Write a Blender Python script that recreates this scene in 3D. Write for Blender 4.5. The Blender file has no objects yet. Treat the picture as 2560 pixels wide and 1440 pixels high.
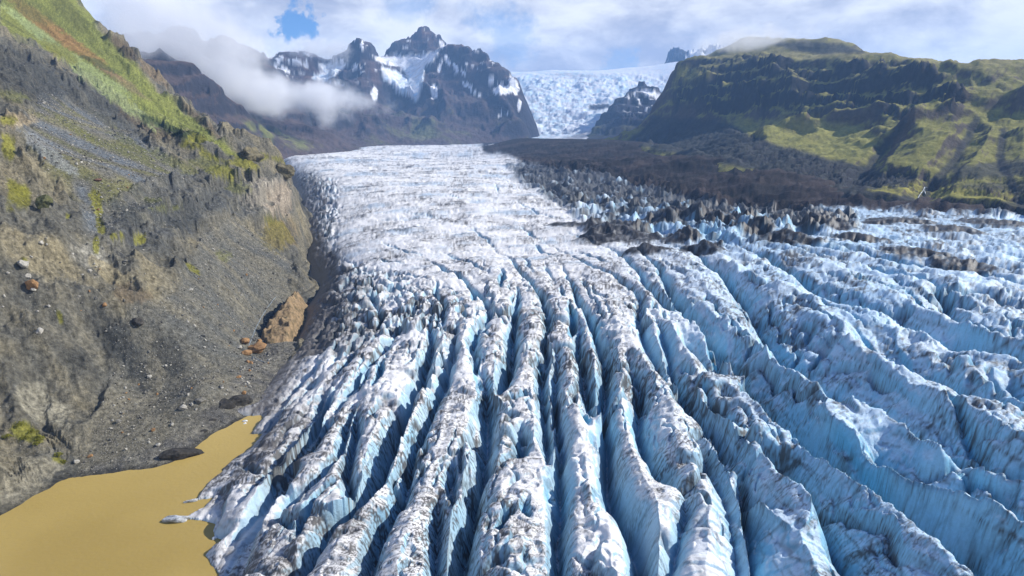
import bpy, bmesh, math, random
import numpy as np
from mathutils import Vector, Matrix

# ------------------------------------------------------------------ camera, sky, sun
scene = bpy.context.scene
COL = bpy.context.scene.collection
CAM_H, PITCH, FOC = 120.0, math.radians(13.7), 1600.0     # metres above the lake, tilt, focal length in photo pixels
CP, SP = math.cos(PITCH), math.sin(PITCH)
cd = bpy.data.cameras.new("camera"); cam = bpy.data.objects.new("camera", cd); COL.objects.link(cam)
cam.location = (0, 0, CAM_H); cam.rotation_euler = (math.pi/2 - PITCH, 0, 0)
cd.sensor_width = 36.0; cd.lens = 36.0*FOC/2560.0; cd.clip_start = 1.0; cd.clip_end = 60000.0
scene.camera = cam

SUN_EL, SUN_AZ = math.radians(35), math.radians(76)        # azimuth clockwise from +Y (the view direction)
sd = bpy.data.lights.new("sun", 'SUN'); sd.energy = 5.0; sd.angle = math.radians(0.5); sd.color = (1.0, 0.95, 0.87)
sun = bpy.data.objects.new("sun", sd); COL.objects.link(sun)
sdir = Vector((math.sin(SUN_AZ)*math.cos(SUN_EL), math.cos(SUN_AZ)*math.cos(SUN_EL), math.sin(SUN_EL)))
sun.rotation_euler = sdir.to_track_quat('Z', 'Y').to_euler(); sun.location = (800, 0, 900)

world = bpy.data.worlds.new("World"); scene.world = world; world.use_nodes = True
def build_world():
    nt = world.node_tree; nt.nodes.clear(); N = nt.nodes.new; L = nt.links.new
    out = N('ShaderNodeOutputWorld'); bg = N('ShaderNodeBackground'); bg.inputs['Strength'].default_value = 0.082
    sky = N('ShaderNodeTexSky'); sky.sky_type = 'NISHITA'; sky.sun_disc = False
    sky.sun_elevation = SUN_EL; sky.sun_rotation = SUN_AZ; sky.altitude = 100; sky.ozone_density = 2.5; sky.dust_density = 0.3
    tc = N('ShaderNodeTexCoord'); gen = tc.outputs['Generated']
    def math_(op, a, b=None, c=None, clamp=False):
        m = N('ShaderNodeMath'); m.operation = op; m.use_clamp = clamp
        for i, v in enumerate((a, b, c)):
            if v is None: continue
            if isinstance(v, (int, float)): m.inputs[i].default_value = v
            else: L(v, m.inputs[i])
        return m.outputs[0]
    def vmath(op, a, b):
        m = N('ShaderNodeVectorMath'); m.operation = op
        for i, v in enumerate((a, b)):
            if isinstance(v, tuple): m.inputs[i].default_value = v
            else: L(v, m.inputs[i])
        return m
    def noise(vec, scale, detail, rough, dist=0.0, lac=2.0):
        n = N('ShaderNodeTexNoise'); n.inputs['Scale'].default_value = scale; n.inputs['Detail'].default_value = detail
        n.inputs['Roughness'].default_value = rough; n.inputs['Distortion'].default_value = dist
        n.inputs['Lacunarity'].default_value = lac; L(vec, n.inputs['Vector']); return n
    def ramp(fac, a, b, ease=True):
        m = N('ShaderNodeMapRange'); m.inputs['From Min'].default_value = a; m.inputs['From Max'].default_value = b
        if ease: m.interpolation_type = 'SMOOTHSTEP'
        L(fac, m.inputs['Value']); return m.outputs['Result']
    def mix(fac, a, b):
        m = N('ShaderNodeMix'); m.data_type = 'RGBA'
        if isinstance(fac, float): m.inputs[0].default_value = fac
        else: L(fac, m.inputs[0])
        for i, v in ((6, a), (7, b)):
            if isinstance(v, tuple): m.inputs[i].default_value = (*v, 1)
            else: L(v, m.inputs[i])
        return m.outputs[2]
    st = vmath('MULTIPLY', gen, (1.0, 1.0, 2.3)).outputs[0]
    sep = N('ShaderNodeSeparateXYZ'); L(gen, sep.inputs[0]); z = sep.outputs['Z']
    n1 = noise(vmath('ADD', st, (3.1, 0.7, 1.9)).outputs[0], 2.3, 9, 0.56, 0.25).outputs['Fac']
    n2 = noise(vmath('ADD', st, (7.7, 2.2, 5.3)).outputs[0], 5.5, 8, 0.6, 0.3).outputs['Fac']
    n3 = noise(vmath('ADD', st, (1.7, 9.2, 0.3)).outputs[0], 3.2, 6, 0.55, 0.15).outputs['Fac']
    wisp = noise(st, 16, 7, 0.65, 0.6).outputs['Fac']
    # cover is thick near the horizon and breaks up overhead
    thick = math_('SUBTRACT', 1.0, ramp(z, 0.24, 0.55))
    base = math_('ADD', math_('SUBTRACT', n1, 0.07), math_('MULTIPLY', thick, 0.43))
    base = math_('ADD', base, math_('MULTIPLY', math_('SUBTRACT', wisp, 0.5), 0.10))
    # openings in the deck where blue shows
    tot = None
    for (px, py, rad, amt) in HOLES:
        v = Vector(((px-1280)/FOC, CP + (720-py)/FOC*SP, -SP + (720-py)/FOC*CP)).normalized()
        d = vmath('DISTANCE', vmath('ADD', gen, vmath('MULTIPLY', vmath('SUBTRACT', noise(gen, 11, 8, 0.68).outputs['Color'], (0.5, 0.5, 0.5)).outputs[0], (0.17, 0.17, 0.11)).outputs[0]).outputs[0], tuple(v)).outputs['Value']
        h = math_('MULTIPLY', math_('SUBTRACT', 1.0, ramp(d, rad*0.25, rad)), amt)
        tot = h if tot is None else math_('ADD', tot, h)
    base = math_('SUBTRACT', base, tot)
    cover = ramp(base, 0.42, 0.74)
    # lit tops and grey undersides of the clouds
    body = ramp(math_('ADD', math_('ADD', math_('MULTIPLY', n2, 0.55), math_('MULTIPLY', n3, 0.5)), math_('MULTIPLY', wisp, 0.12)), 0.46, 0.66)
    white = mix(body, (4.5, 4.8, 6.1), (10.3, 10.4, 10.6))
    tint = vmath('MULTIPLY', sky.outputs['Color'], (0.50, 0.80, 1.25)).outputs[0]
    col = mix(cover, tint, white)
    L(col, bg.inputs['Color']); L(bg.outputs[0], out.inputs['Surface'])
HOLES = [(738, 62, 0.040, 0.60), (1275, 92, 0.075, 0.24), (1025, 8, 0.07, 0.26), (1560, 158, 0.05, 0.22), (340, 90, 0.14, 0.13), (1180, 20, .05, .12)]
build_world()
scene.view_settings.view_transform = 'Standard'; scene.view_settings.look = 'None'
scene.view_settings.exposure = 0.42; scene.view_settings.gamma = 1.0
scene.view_settings.use_curve_mapping = False
scene.render.engine = 'CYCLES'
cy = scene.cycles
cy.use_denoising = True
try: cy.denoiser = 'OPENIMAGEDENOISE'
except Exception: pass
cy.max_bounces = 6; cy.diffuse_bounces = 3; cy.glossy_bounces = 2; cy.transmission_bounces = 1; cy.volume_bounces = 4
cy.volume_step_rate = 1.0; cy.volume_max_steps = 64
cy.caustics_reflective = False; cy.caustics_refractive = False

# ------------------------------------------------------------------ helpers
f32 = np.float32
def tagp(o, label=None, cat=None, group=None, kind=None):
    if label: o['label'] = label
    if cat: o['category'] = cat
    if group: o['group'] = group
    if kind: o['kind'] = kind
    return o
def ray(px, py):
    a = (np.asarray(px, float)-1280)/FOC; b = (720-np.asarray(py, float))/FOC
    return np.stack([a, CP + b*SP, -SP + b*CP], -1)
def unp_z(px, py, z=0.0):
    d = ray(px, py); t = (z-CAM_H)/d[..., 2]
    return d[..., 0]*t, d[..., 1]*t
def unp_r(px, py, r):
    d = ray(px, py); h = np.hypot(d[..., 0], d[..., 1]); t = r/h
    return d[..., 0]*t, d[..., 1]*t, CAM_H + d[..., 2]*t
def project(x, y, z):
    dz = z-CAM_H
    dep = np.maximum(y*CP - dz*SP, 1.0); up = y*SP + dz*CP
    return 1280 + FOC*x/dep, 720 - FOC*up/dep
def sstep(a, b, x):
    t = np.clip((x-a)/(b-a), 0, 1); return t*t*(3-2*t)
def lerp(a, b, t): return a + (b-a)*t

_rs = np.random.RandomState(11)
PERM = _rs.permutation(65536).astype(np.int32)
GA = (_rs.rand(65536)*2*np.pi); GX = np.cos(GA).astype(f32); GY = np.sin(GA).astype(f32)
def _h(ix, iy, seed): return PERM[(PERM[(ix + seed*131) & 65535] + iy) & 65535]
def pn(x, y, seed=0):
    """2-D gradient noise, about -0.7..0.7"""
    x = np.asarray(x, f32); y = np.asarray(y, f32)
    fx = np.floor(x); fy = np.floor(y); ix = fx.astype(np.int32); iy = fy.astype(np.int32)
    x = x-fx; y = y-fy
    u = x*x*x*(x*(x*6-15)+10); v = y*y*y*(y*(y*6-15)+10)
    h = _h(ix, iy, seed); a = GX[h]*x + GY[h]*y
    h = _h(ix+1, iy, seed); b = GX[h]*(x-1) + GY[h]*y
    h = _h(ix, iy+1, seed); c = GX[h]*x + GY[h]*(y-1)
    h = _h(ix+1, iy+1, seed); d = GX[h]*(x-1) + GY[h]*(y-1)
    a = a + (b-a)*u; c = c + (d-c)*u
    return a + (c-a)*v
def fbm(x, y, lam, octs=4, gain=0.5, seed=0):
    s = 0; a = 1.0; k = 1.0/lam; n = 0
    for i in range(octs):
        s = s + a*pn(x*k, y*k, seed+i*7); n += a; a *= gain; k *= 2.03
    return s/n*1.6
def ridged(x, y, lam, octs=5, gain=0.5, seed=0):
    """ridged multifractal, 0..1, sharp crests"""
    s = 0; a = 1.0; k = 1.0/lam; n = 0; w = 1.0
    for i in range(octs):
        r = 1.0 - np.abs(pn(x*k, y*k, seed+i*5))*2.0
        r = np.clip(r, 0, 1)**2
        s = s + a*r*w; w = np.clip(r*1.6, 0, 1); n += a; a *= gain; k *= 2.07
    return s/n
def worley(x, y, lam, seed=0):
    x = np.asarray(x/lam, f32); y = np.asarray(y/lam, f32)
    ix = np.floor(x).astype(np.int32); iy = np.floor(y).astype(np.int32)
    f1 = np.full(x.shape, 9.0, f32); f2 = f1.copy(); idc = np.zeros(x.shape, np.int32)
    for dx in (-1, 0, 1):
        for dy in (-1, 0, 1):
            h = _h(ix+dx, iy+dy, seed); h2 = PERM[(h+77) & 65535]
            cx = ix+dx + (h & 1023)/1023.0; cy_ = iy+dy + (h2 & 1023)/1023.0
            d = np.hypot(x-cx, y-cy_).astype(f32)
            near = d < f1
            f2 = np.where(near, f1, np.minimum(f2, d)); f1 = np.where(near, d, f1); idc = np.where(near, h, idc)
    return f1, f2, (idc & 4095)/4095.0
class TPS:
    def __init__(s, x, y, z, lam=0.0):
        P = np.stack([x, y], 1).astype(float); s.c = P.mean(0); s.s = P.std()
        P = (P-s.c)/s.s; n = len(P); s.P = P
        r2 = ((P[:, None]-P[None])**2).sum(-1)
        K = 0.5*r2*np.log(r2+1e-12) + np.eye(n)*lam
        Q = np.c_[np.ones(n), P]
        A = np.zeros((n+3, n+3)); A[:n, :n] = K; A[:n, n:] = Q; A[n:, :n] = Q.T
        s.w = np.linalg.solve(A, np.r_[np.asarray(z, float), 0, 0, 0])
    def __call__(s, x, y):
        x = ((x-s.c[0])/s.s).astype(f32); y = ((y-s.c[1])/s.s).astype(f32); n = len(s.P)
        o = (s.w[n] + s.w[n+1]*x + s.w[n+2]*y).astype(f32)
        for i in range(n):
            r2 = (x-f32(s.P[i, 0]))**2 + (y-f32(s.P[i, 1]))**2
            o += f32(0.5*s.w[i])*r2*np.log(r2+1e-9)
        return o
def seg_dist(x, y, pts):
    """distance to an open polyline (plain)"""
    best = np.full(np.shape(x), 1e9, f32)
    for (ax, ay), (bx, by) in zip(pts[:-1], pts[1:]):
        ex, ey = bx-ax, by-ay; q = ex*ex+ey*ey+1e-9
        t = np.clip(((x-ax)*ex+(y-ay)*ey)/q, 0, 1)
        best = np.minimum(best, np.hypot(x-ax-t*ex, y-ay-t*ey))
    return best
def inside(x, y, poly):
    c = np.zeros(np.shape(x), bool); n = len(poly)
    for i in range(n):
        (ax, ay), (bx, by) = poly[i], poly[(i+1) % n]
        if ay == by: continue
        m = (ay > y) != (by > y)
        c ^= m & (x < (bx-ax)*(y-ay)/(by-ay)+ax)
    return c
def sdf(x, y, poly):
    d = seg_dist(x, y, list(poly)+[poly[0]])
    return np.where(inside(x, y, poly), d, -d)
def pmask(PX, PY, poly, soft=12.0, wob=0.0, seed=0, lam=40.0):
    """soft mask of a patch of ground (outline given as seen on the photograph)"""
    if wob: 
        w = fbm(PX, PY, lam, 4, 0.6, seed)*wob
    else: w = 0
    return sstep(-soft, soft, sdf(PX, PY, poly)+w)

def polar_mesh(name, X, Y, Z, col, mat, keep=None, kind='structure'):
    """grid arrays (rows, cols) -> mesh object; keep = boolean per quad"""
    R, Cn = X.shape
    idx = np.arange(R*Cn, dtype=np.int32).reshape(R, Cn)
    q = np.stack([idx[:-1, :-1], idx[:-1, 1:], idx[1:, 1:], idx[1:, :-1]], -1).reshape(-1, 4)
    if keep is not None: q = q[keep.reshape(-1)]
    used = np.zeros(R*Cn, bool); used[q.ravel()] = True
    remap = np.cumsum(used, dtype=np.int32)-1
    q = remap[q]
    V = np.stack([X, Y, Z], -1).reshape(-1, 3)[used].astype(f32)
    me = bpy.data.meshes.new(name)
    me.vertices.add(len(V)); me.vertices.foreach_set('co', V.ravel())
    me.loops.add(q.size); me.loops.foreach_set('vertex_index', q.ravel().astype(np.int32))
    me.polygons.add(len(q)); me.polygons.foreach_set('loop_start', np.arange(0, q.size, 4, dtype=np.int32))
    me.polygons.foreach_set('use_smooth', np.ones(len(q), bool))
    me.update()
    ca = me.color_attributes.new('Col', 'FLOAT_COLOR', 'POINT')
    C4 = np.concatenate([col.reshape(-1, 3)[used], np.ones((len(V), 1))], 1).astype(f32)
    ca.data.foreach_set('color', C4.ravel())
    me.materials.append(mat)
    o = bpy.data.objects.new(name, me); COL.objects.link(o)
    if kind: o['kind'] = kind
    return o
class Grid:
    """a height field on rings round the viewpoint, with lookup"""
    def __init__(s, az0, az1, nc, rr):
        s.az = np.radians(np.linspace(az0, az1, nc)); s.r = rr
        s.R, s.A = np.meshgrid(rr, s.az, indexing='ij')
        s.X = (s.R*np.sin(s.A)).astype(f32); s.Y = (s.R*np.cos(s.A)).astype(f32)
    def idx(s, x, y):
        a = np.arctan2(x, y); r = np.hypot(x, y)
        return np.interp(r, s.r, np.arange(len(s.r))), np.interp(a, s.az, np.arange(len(s.az)))
    def look(s, F, x, y):
        i, j = s.idx(x, y); i0 = np.clip(np.floor(i).astype(int), 0, len(s.r)-2); j0 = np.clip(np.floor(j).astype(int), 0, len(s.az)-2)
        u = i-i0; v = j-j0
        if F.ndim == 3: u = u[..., None]; v = v[..., None]
        return (F[i0, j0]*(1-u)+F[i0+1, j0]*u)*(1-v) + (F[i0, j0+1]*(1-u)+F[i0+1, j0+1]*u)*v

# ------------------------------------------------------------------ materials
def ground_mat(name, scale=1.0, var=0.35, bump=0.6, rough=0.95, spec=0.15, detail=8, bdist=0.5, tint=(1, 1, 1), streak=None):
    m = bpy.data.materials.new(name); m.use_nodes = True; nt = m.node_tree
    N = nt.nodes.new; L = nt.links.new; b = nt.nodes['Principled BSDF']
    b.inputs['Roughness'].default_value = rough; b.inputs['Specular IOR Level'].default_value = spec
    at = N('ShaderNodeAttribute'); at.attribute_name = 'Col'
    tc = N('ShaderNodeTexCoord')
    n = N('ShaderNodeTexNoise'); n.inputs['Scale'].default_value = scale; n.inputs['Detail'].default_value = detail; n.inputs['Roughness'].default_value = 0.68
    vec = tc.outputs['Object']
    if streak:
        mp = N('ShaderNodeMapping'); mp.inputs['Scale'].default_value = streak; L(vec, mp.inputs['Vector']); vec = mp.outputs[0]
    L(vec, n.inputs['Vector'])
    mr = N('ShaderNodeMapRange'); mr.inputs['From Min'].default_value = 0.3; mr.inputs['From Max'].default_value = 0.7
    mr.inputs['To Min'].default_value = 1-var; mr.inputs['To Max'].default_value = 1+var; L(n.outputs['Fac'], mr.inputs['Value'])
    vm = N('ShaderNodeVectorMath'); vm.operation = 'SCALE'; L(at.outputs['Color'], vm.inputs[0]); L(mr.outputs[0], vm.inputs['Scale'])
    L(vm.outputs[0], b.inputs['Base Color'])
    if bump:
        bp = N('ShaderNodeBump'); bp.inputs['Strength'].default_value = bump; bp.inputs['Distance'].default_value = bdist
        L(n.outputs['Fac'], bp.inputs['Height']); L(bp.outputs[0], b.inputs['Normal'])
    return m
M_ICE = ground_mat('glacier_ice', 0.9, 0.10, 0.5, 0.55, 0.35, 7, 0.8)
M_WALL = ground_mat('valley_rock', 0.55, 0.6, 1.0, 0.95, 0.12, 9, 1.2)
M_HILL = ground_mat('hill_ground', 0.09, 0.35, 0.8, 0.95, 0.1, 9, 4.0)
M_FAR = ground_mat('mountain_rock', 0.02, 0.3, 0.8, 0.95, 0.1, 9, 16.0)
M_MOR = ground_mat('moraine_rubble', 0.35, 0.4, 0.9, 0.95, 0.1, 9, 1.5)

# ------------------------------------------------------------------ the glacier tongue and its moraine
def rows(py0, py1, n, h=100.0, r_end=4200.0, grow=0.010):
    py = np.linspace(py0, py1, n); dip = PITCH - np.arctan((720-py)/FOC)
    r = list(h/np.tan(dip)); out = [r[0]]
    for a in r[1:]:
        while a-out[-1] > grow*1.5*out[-1]: out.append(out[-1]*(1+grow))
        out.append(a)
    while out[-1] < r_end: out.append(out[-1]*(1+grow))
    return np.array(out)
G = Grid(-34.0, 46.5, 1200, rows(1520, 384, 650, 100.0, 4300.0))

ICE_Z = [  # photo x, y, height of the crests there
 (500,1440,4),(560,1330,5),(700,1440,14),(900,1440,19),(1280,1440,22),(1800,1440,22),(2200,1440,22),(2560,1440,22),(2900,1440,24),
 (620,1150,6),(760,1150,13),(700,960,7),(900,1000,17),(1200,1000,21),(1600,1000,23),(2100,1000,24),(2560,1000,25),(3000,1000,26),
 (760,860,12),(900,800,19),(2560,760,27),(2560,640,29),(2900,640,30),(1280,640,25),(1000,650,23),(830,640,20),(1800,640,29),(2200,640,30),
 (1500,600,27),(2000,565,33),(2250,560,33),(2560,555,33),(790,520,26),(850,440,34),(1200,460,34),(1400,500,33)]
ICE_R = [  # photo x, y, distance
 (1240,390,2250),(720,390,2100),(900,376,2800),(1100,369,3200),(1245,366,3400),(1000,371.5,3000),(1200,377,2800),
 (1262,356,2800),(1290,348,2720),(1380,350,2750),(1450,351,2750),(1560,354,2500),(1650,366,2050),(1800,396,1500),(1950,432,1230),(2100,482,1040),(2300,514,950),(2560,541,880),(2800,560,850),
 (1290,402,1800),(1400,432,1450),(1600,475,1150),(1750,505,1010),(1900,530,940),(1500,390,1900),(1700,440,1350)]
cx, cyy, cz = [], [], []
for px, py, z in ICE_Z:
    x, y = unp_z(px, py, z); cx.append(float(x)); cyy.append(float(y)); cz.append(z)
for px, py, r in ICE_R:
    x, y, z = unp_r(px, py, r); cx.append(float(x)); cyy.append(float(y)); cz.append(float(z))
for px, py, r in [q for q in ICE_R if q[0] >= 1650 and q[1] in (366,396,432,482,514,541,560)]:
    x, y, z = unp_r(px, py, r); cx.append(float(x)*1.3); cyy.append(float(y)*1.3); cz.append(float(z)-35)
for x, y, z in ((-900, 3900, 60), (-300, 4200, 62), (150, 3500, 56), (500, 3900, 70), (1200, 3900, 50), (2500, 3000, 20), (600, 120, 24), (-500, 2600, 50)):
    cx.append(x); cyy.append(y); cz.append(z)
ice_tps = TPS(cx, cyy, cz, 1e-4)
Zc = ice_tps(G.X, G.Y)
PX, PY = project(G.X, G.Y, Zc-5)

# wide crevasses, each traced from its head to where it closes: (points, depth factor)
CREV = [
 ([(1054,648),(1085,671),(1120,698),(1148,722),(1175,752),(1200,780),(1215,805),(1221,833),(1204,867),(1188,900),(1188,960),(1192,995)],1.0),
 ([(1084,738),(1092,760),(1104,810),(1112,868)],0.9),
 ([(1073,787),(1078,830),(1080,881),(1076,911),(1052,994),(1021,1057),(1004,1090),(979,1192),(927,1275),(858,1340),(790,1430),(760,1475)],1.35),
 ([(1150,819),(1150,850),(1146,880),(1129,932),(1117,967),(1104,1010),(1085,1060),(1066,1110),(1042,1172),(1037,1202),(1025,1265),(1012,1296),(1000,1317),(979,1348),(960,1365),(948,1411),(930,1470)],0.85),
 ([(1292,754),(1294,787),(1290,829),(1284,880),(1282,922),(1273,974),(1258,1015),(1246,1059)],1.35),
 ([(1210,974),(1214,1026),(1217,1088),(1219,1140),(1212,1180),(1213,1200),(1208,1235),(1205,1268),(1180,1290),(1177,1320),(1183,1345),(1177,1375),(1160,1400),(1150,1470)],1.3),
 ([(1142,1225),(1132,1265),(1123,1302),(1125,1340)],0.6),
 ([(1092,1315),(1090,1350),(1088,1400),(1086,1470)],0.7),
 ([(1235,627),(1252,648),(1283,669),(1290,690),(1317,735),(1329,758),(1354,787),(1365,815),(1371,842),(1367,881),(1366,922),(1361,970),(1358,1026),(1360,1057),(1358,1109),(1366,1145),(1365,1182),(1371,1213),(1376,1250)],1.0),
 ([(1356,673),(1365,704),(1377,729),(1385,748)],0.5),
 ([(1372,900),(1384,935),(1388,980),(1386,1026),(1387,1088),(1396,1161),(1398,1182),(1402,1244),(1404,1317),(1406,1359),(1398,1400),(1400,1470)],0.95),
 ([(1302,1120),(1304,1160),(1308,1195),(1305,1235)],0.8),
 ([(1388,663),(1408,694),(1425,735),(1437,773),(1456,808),(1471,844),(1481,892),(1500,925),(1518,958),(1514,1005),(1507,1057),(1512,1109),(1516,1150),(1518,1202),(1524,1265),(1532,1317),(1548,1365),(1570,1400),(1590,1470)],1.25),
 ([(1442,852),(1448,890),(1445,932),(1452,965),(1456,1015),(1470,1055),(1480,1090),(1492,1125)],0.9),
 ([(1456,729),(1462,748),(1468,770)],0.6),
 ([(1476,760),(1502,787),(1517,812)],0.6),
 ([(1362,612),(1400,631),(1425,654),(1471,683),(1502,712),(1537,731),(1554,750),(1582,769),(1594,792),(1598,819),(1603,846),(1594,868),(1598,888),(1617,907),(1629,942),(1646,984),(1654,1015),(1673,1050)],0.85),
 ([(1573,955),(1590,1005),(1597,1040),(1600,1078),(1602,1130),(1604,1182),(1612,1213),(1625,1234),(1646,1265),(1654,1290),(1675,1320),(1695,1350)],0.95),
 ([(1499,627),(1540,646),(1567,677),(1594,717),(1606,750),(1633,792),(1658,817),(1690,842)],1.0),
 ([(1617,842),(1648,888),(1666,924),(1671,984),(1679,1009),(1702,1038),(1721,1078),(1740,1099),(1760,1120),(1781,1151),(1792,1178),(1802,1213),(1825,1248),(1837,1286),(1848,1321),(1871,1352),(1895,1375),(1925,1395)],0.9),
 ([(1762,1062),(1785,1103),(1808,1126),(1829,1151),(1852,1172)],0.5),
 ([(1690,892),(1715,922),(1735,947),(1769,976),(1792,1009),(1815,1030)],0.6),
 ([(1560,628),(1610,665),(1640,700),(1656,735),(1666,765),(1679,795),(1704,830),(1744,862),(1768,885),(1795,920),(1832,965),(1876,1018),(1920,1066),(1980,1125),(2030,1180),(2065,1222),(2130,1272),(2205,1312),(2250,1332),(2285,1358),(2320,1390),(2400,1445),(2450,1480)],1.7),
 ([(1640,620),(1690,640),(1721,655),(1748,674),(1773,692),(1802,725),(1829,754),(1848,775),(1868,810),(1890,835),(1912,872),(1945,922),(1975,960),(2015,985),(2062,1008),(2108,1052),(2150,1088),(2205,1115),(2260,1138),(2300,1160),(2352,1198),(2404,1228),(2481,1266),(2590,1305)],1.5),
 ([(2120,1160),(2150,1185),(2190,1212),(2260,1266),(2331,1300),(2385,1320),(2493,1366),(2600,1412)],0.9),
 ([(1760,625),(1840,655),(1887,668),(1929,694),(1960,712),(1994,738),(2012,765),(2037,783),(2082,798),(2139,820),(2192,842),(2260,872),(2310,902),(2380,925),(2440,950),(2500,972),(2600,1004)],1.4),
 ([(2180,885),(2220,915),(2280,980),(2330,1015),(2390,1050),(2450,1090),(2520,1130),(2600,1168)],0.8),
 ([(2497,1012),(2525,1075),(2560,1135),(2600,1180)],0.8),
 ([(1900,640),(1990,665),(2070,690),(2130,705),(2195,727),(2247,746),(2306,762),(2337,792),(2362,828),(2378,852),(2414,870),(2440,895),(2495,915),(2600,938)],1.15),
 ([(2000,640),(2120,668),(2247,702),(2331,722),(2435,730),(2470,744),(2518,758),(2600,780)],0.9),
 ([(2300,782),(2360,796),(2420,802),(2497,820),(2600,846)],0.7),
 ([(2080,552),(2230,560),(2400,560),(2600,574)],0.6),([(1980,566),(2150,582),(2330,580),(2600,596)],0.6),([(1950,588),(2120,600),(2340,604),(2600,620)],0.6),
 ([(1900,602),(2100,622),(2300,630),(2450,634),(2600,648)],0.75),([(1880,622),(2050,640),(2230,650),(2400,666),(2600,688)],0.8),([(1850,632),(2000,655),(2180,682),(2380,694),(2600,728)],0.6),
 ([(856,970),(832,1000),(812,1026),(792,1078),(771,1120),(746,1172),(729,1200),(687,1265),(662,1294),(642,1330),(615,1355),(585,1400),(555,1440),(520,1490)],1.5),
 ([(896,1042),(875,1078),(866,1130),(856,1180),(833,1209),(792,1250),(740,1284),(715,1310),(696,1338)],0.75),
 ([(897,1060),(893,1130),(880,1185),(874,1240),(880,1280),(860,1320)],0.8),
 ([(827,1063),(802,1109),(781,1147),(760,1180),(738,1200)],0.9),
 ([(820,975),(800,1020),(785,1060),(755,1100),(729,1128),(700,1160),(680,1190),(640,1240),(600,1280)],0.6),
 ([(800,905),(775,930),(750,952),(708,998),(683,1030),(660,1055)],0.6),
 ([(802,940),(770,975),(740,998),(698,1032),(677,1062),(655,1090)],0.8),
 ([(896,890),(875,915),(850,936),(830,960)],0.6),
 ([(862,884),(838,915),(820,935)],0.5),
 ([(1042,762),(1038,798),(1025,821),(1005,845),(985,870),(965,892),(944,918),(917,947),(885,984),(862,1022)],0.7),
 ([(925,951),(900,995),(875,1015),(854,1034),(833,1067)],0.45),
 ([(935,790),(950,806),(955,830),(950,850)],0.8),
 ([(905,740),(919,750),(934,772),(946,790),(944,805)],0.8),
 ([(875,696),(892,705),(908,718),(919,729)],0.7),
 ([(929,722),(950,720),(965,724),(977,738)],0.7),
 ([(835,688),(870,680),(900,685),(935,688),(960,690),(995,692),(1021,702),(1045,718),(1067,735)],0.6),
 ([(835,735),(860,745),(885,752),(905,770)],0.7),
 ([(850,800),(865,785),(890,795),(905,805),(915,790)],0.6),
 ([(975,750),(985,742),(988,756)],0.6),
 ([(1835,1285),(1850,1330),(1866,1380),(1864,1440),(1872,1480)],0.85),([(1687,1330),(1702,1370),(1692,1410),(1682,1480)],0.6),([(1905,1210),(1950,1262),(1978,1295),(2010,1340),(2055,1400),(2095,1470)],0.9),([(1760,1200),(1775,1250),(1800,1320),(1812,1380),(1825,1470)],0.45),
]
NARROW = [([(950,600),(1000,622),(1054,648)],0.35),([(1180,575),(1210,602),(1235,627)],0.4),([(1290,572),(1330,592),(1362,612)],0.4),([(1420,590),(1460,608),(1499,627)],0.4),([(1320,610),(1350,635),(1388,663)],0.4),([(1240,470),(1246,500)],0.4),([(1100,500),(1150,515),(1210,520)],0.3),([(1000,540),(1060,548),(1120,560)],0.25),([(1180,430),(1240,445),(1290,470)],0.3),([(1290,520),(1340,548),(1400,560)],0.35),([(920,640),(960,655),(1010,668)],0.4),([(1110,640),(1150,660),(1190,690),(1215,715)],0.35),([(1300,650),(1318,690),(1335,720)],0.35),([(1440,640),(1480,660),(1520,690)],0.4),
 ([(1250,700),(1256,720),(1254,745),(1254,769)],0.7),([(1398,752),(1400,787)],0.4),([(1426,815),(1431,850),(1429,879),(1427,900),(1429,907)],0.9),
 ([(965,928),(955,960),(948,984),(940,1011)],0.8),([(1180,765),(1187,780),(1181,797)],0.9),([(1345,940),(1352,970),(1350,992)],0.6),([(1195,985),(1197,1030),(1199,1048)],0.4),
 ([(1450,1080),(1462,1120),(1466,1145)],0.6),([(1477,1160),(1483,1195)],0.5),([(1690,972),(1712,995),(1725,1012)],0.6),([(1740,1040),(1765,1065)],0.5),
 ([(1756,913),(1772,940),(1787,965),(1802,1001)],0.8),([(1846,1044),(1856,1072),(1885,1098)],0.8),([(1862,1038),(1890,1085),(1906,1110),(1948,1147),(1982,1180)],1.0),
 ([(1890,1090),(1920,1115),(1945,1128)],0.5),([(1912,1218),(1950,1265),(1978,1295),(2010,1340)],0.8),([(1940,1225),(1980,1270),(2030,1330)],0.3),([(2331,1080),(2356,1109),(2414,1180),(2462,1228)],0.6),
 ([(2060,1160),(2100,1192),(2150,1235),(2200,1280),(2240,1312),(2280,1355)],0.6),([(2345,1250),(2430,1300),(2500,1345)],0.5),([(2300,1370),(2380,1405),(2440,1440)],0.5),
 ([(844,1257),(815,1282),(790,1305),(788,1320),(760,1355),(740,1385),(735,1410)],0.6),([(700,1330),(715,1360),(730,1395)],0.5),([(660,1195),(690,1215),(705,1240),(740,1290)],0.3),
 ([(600,1150),(640,1195),(650,1205)],0.5),([(700,1160),(705,1185),(690,1215)],0.3),([(2110,880),(2200,945),(2290,1010),(2340,1045),(2440,1110),(2540,1160)],0.45),
 ([(2060,740),(2160,770),(2260,800),(2330,850)],0.4),([(1370,1290),(1378,1320),(1371,1345)],0.5),([(1330,1410),(1310,1370),(1318,1340)],0.5),([(1240,1440),(1262,1400),(1290,1370)],0.5),
]
for q_, _ in CREV:      # carry on past the lower edge of the view
    (xa, ya), (xb, yb) = q_[-2], q_[-1]
    if yb >= 1430 or xb >= 2590:
        l_ = math.hypot(xb-xa, yb-ya); q_.append((xb+(xb-xa)/l_*260, min(yb+(yb-ya)/l_*260, 1800)))
def trough_z(px, py): return np.interp(py, [600, 660, 760, 950, 1440], [24, 19, 13, 9, 7]) - 4*sstep(900, 700, px)*sstep(850, 1000, py)
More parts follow.
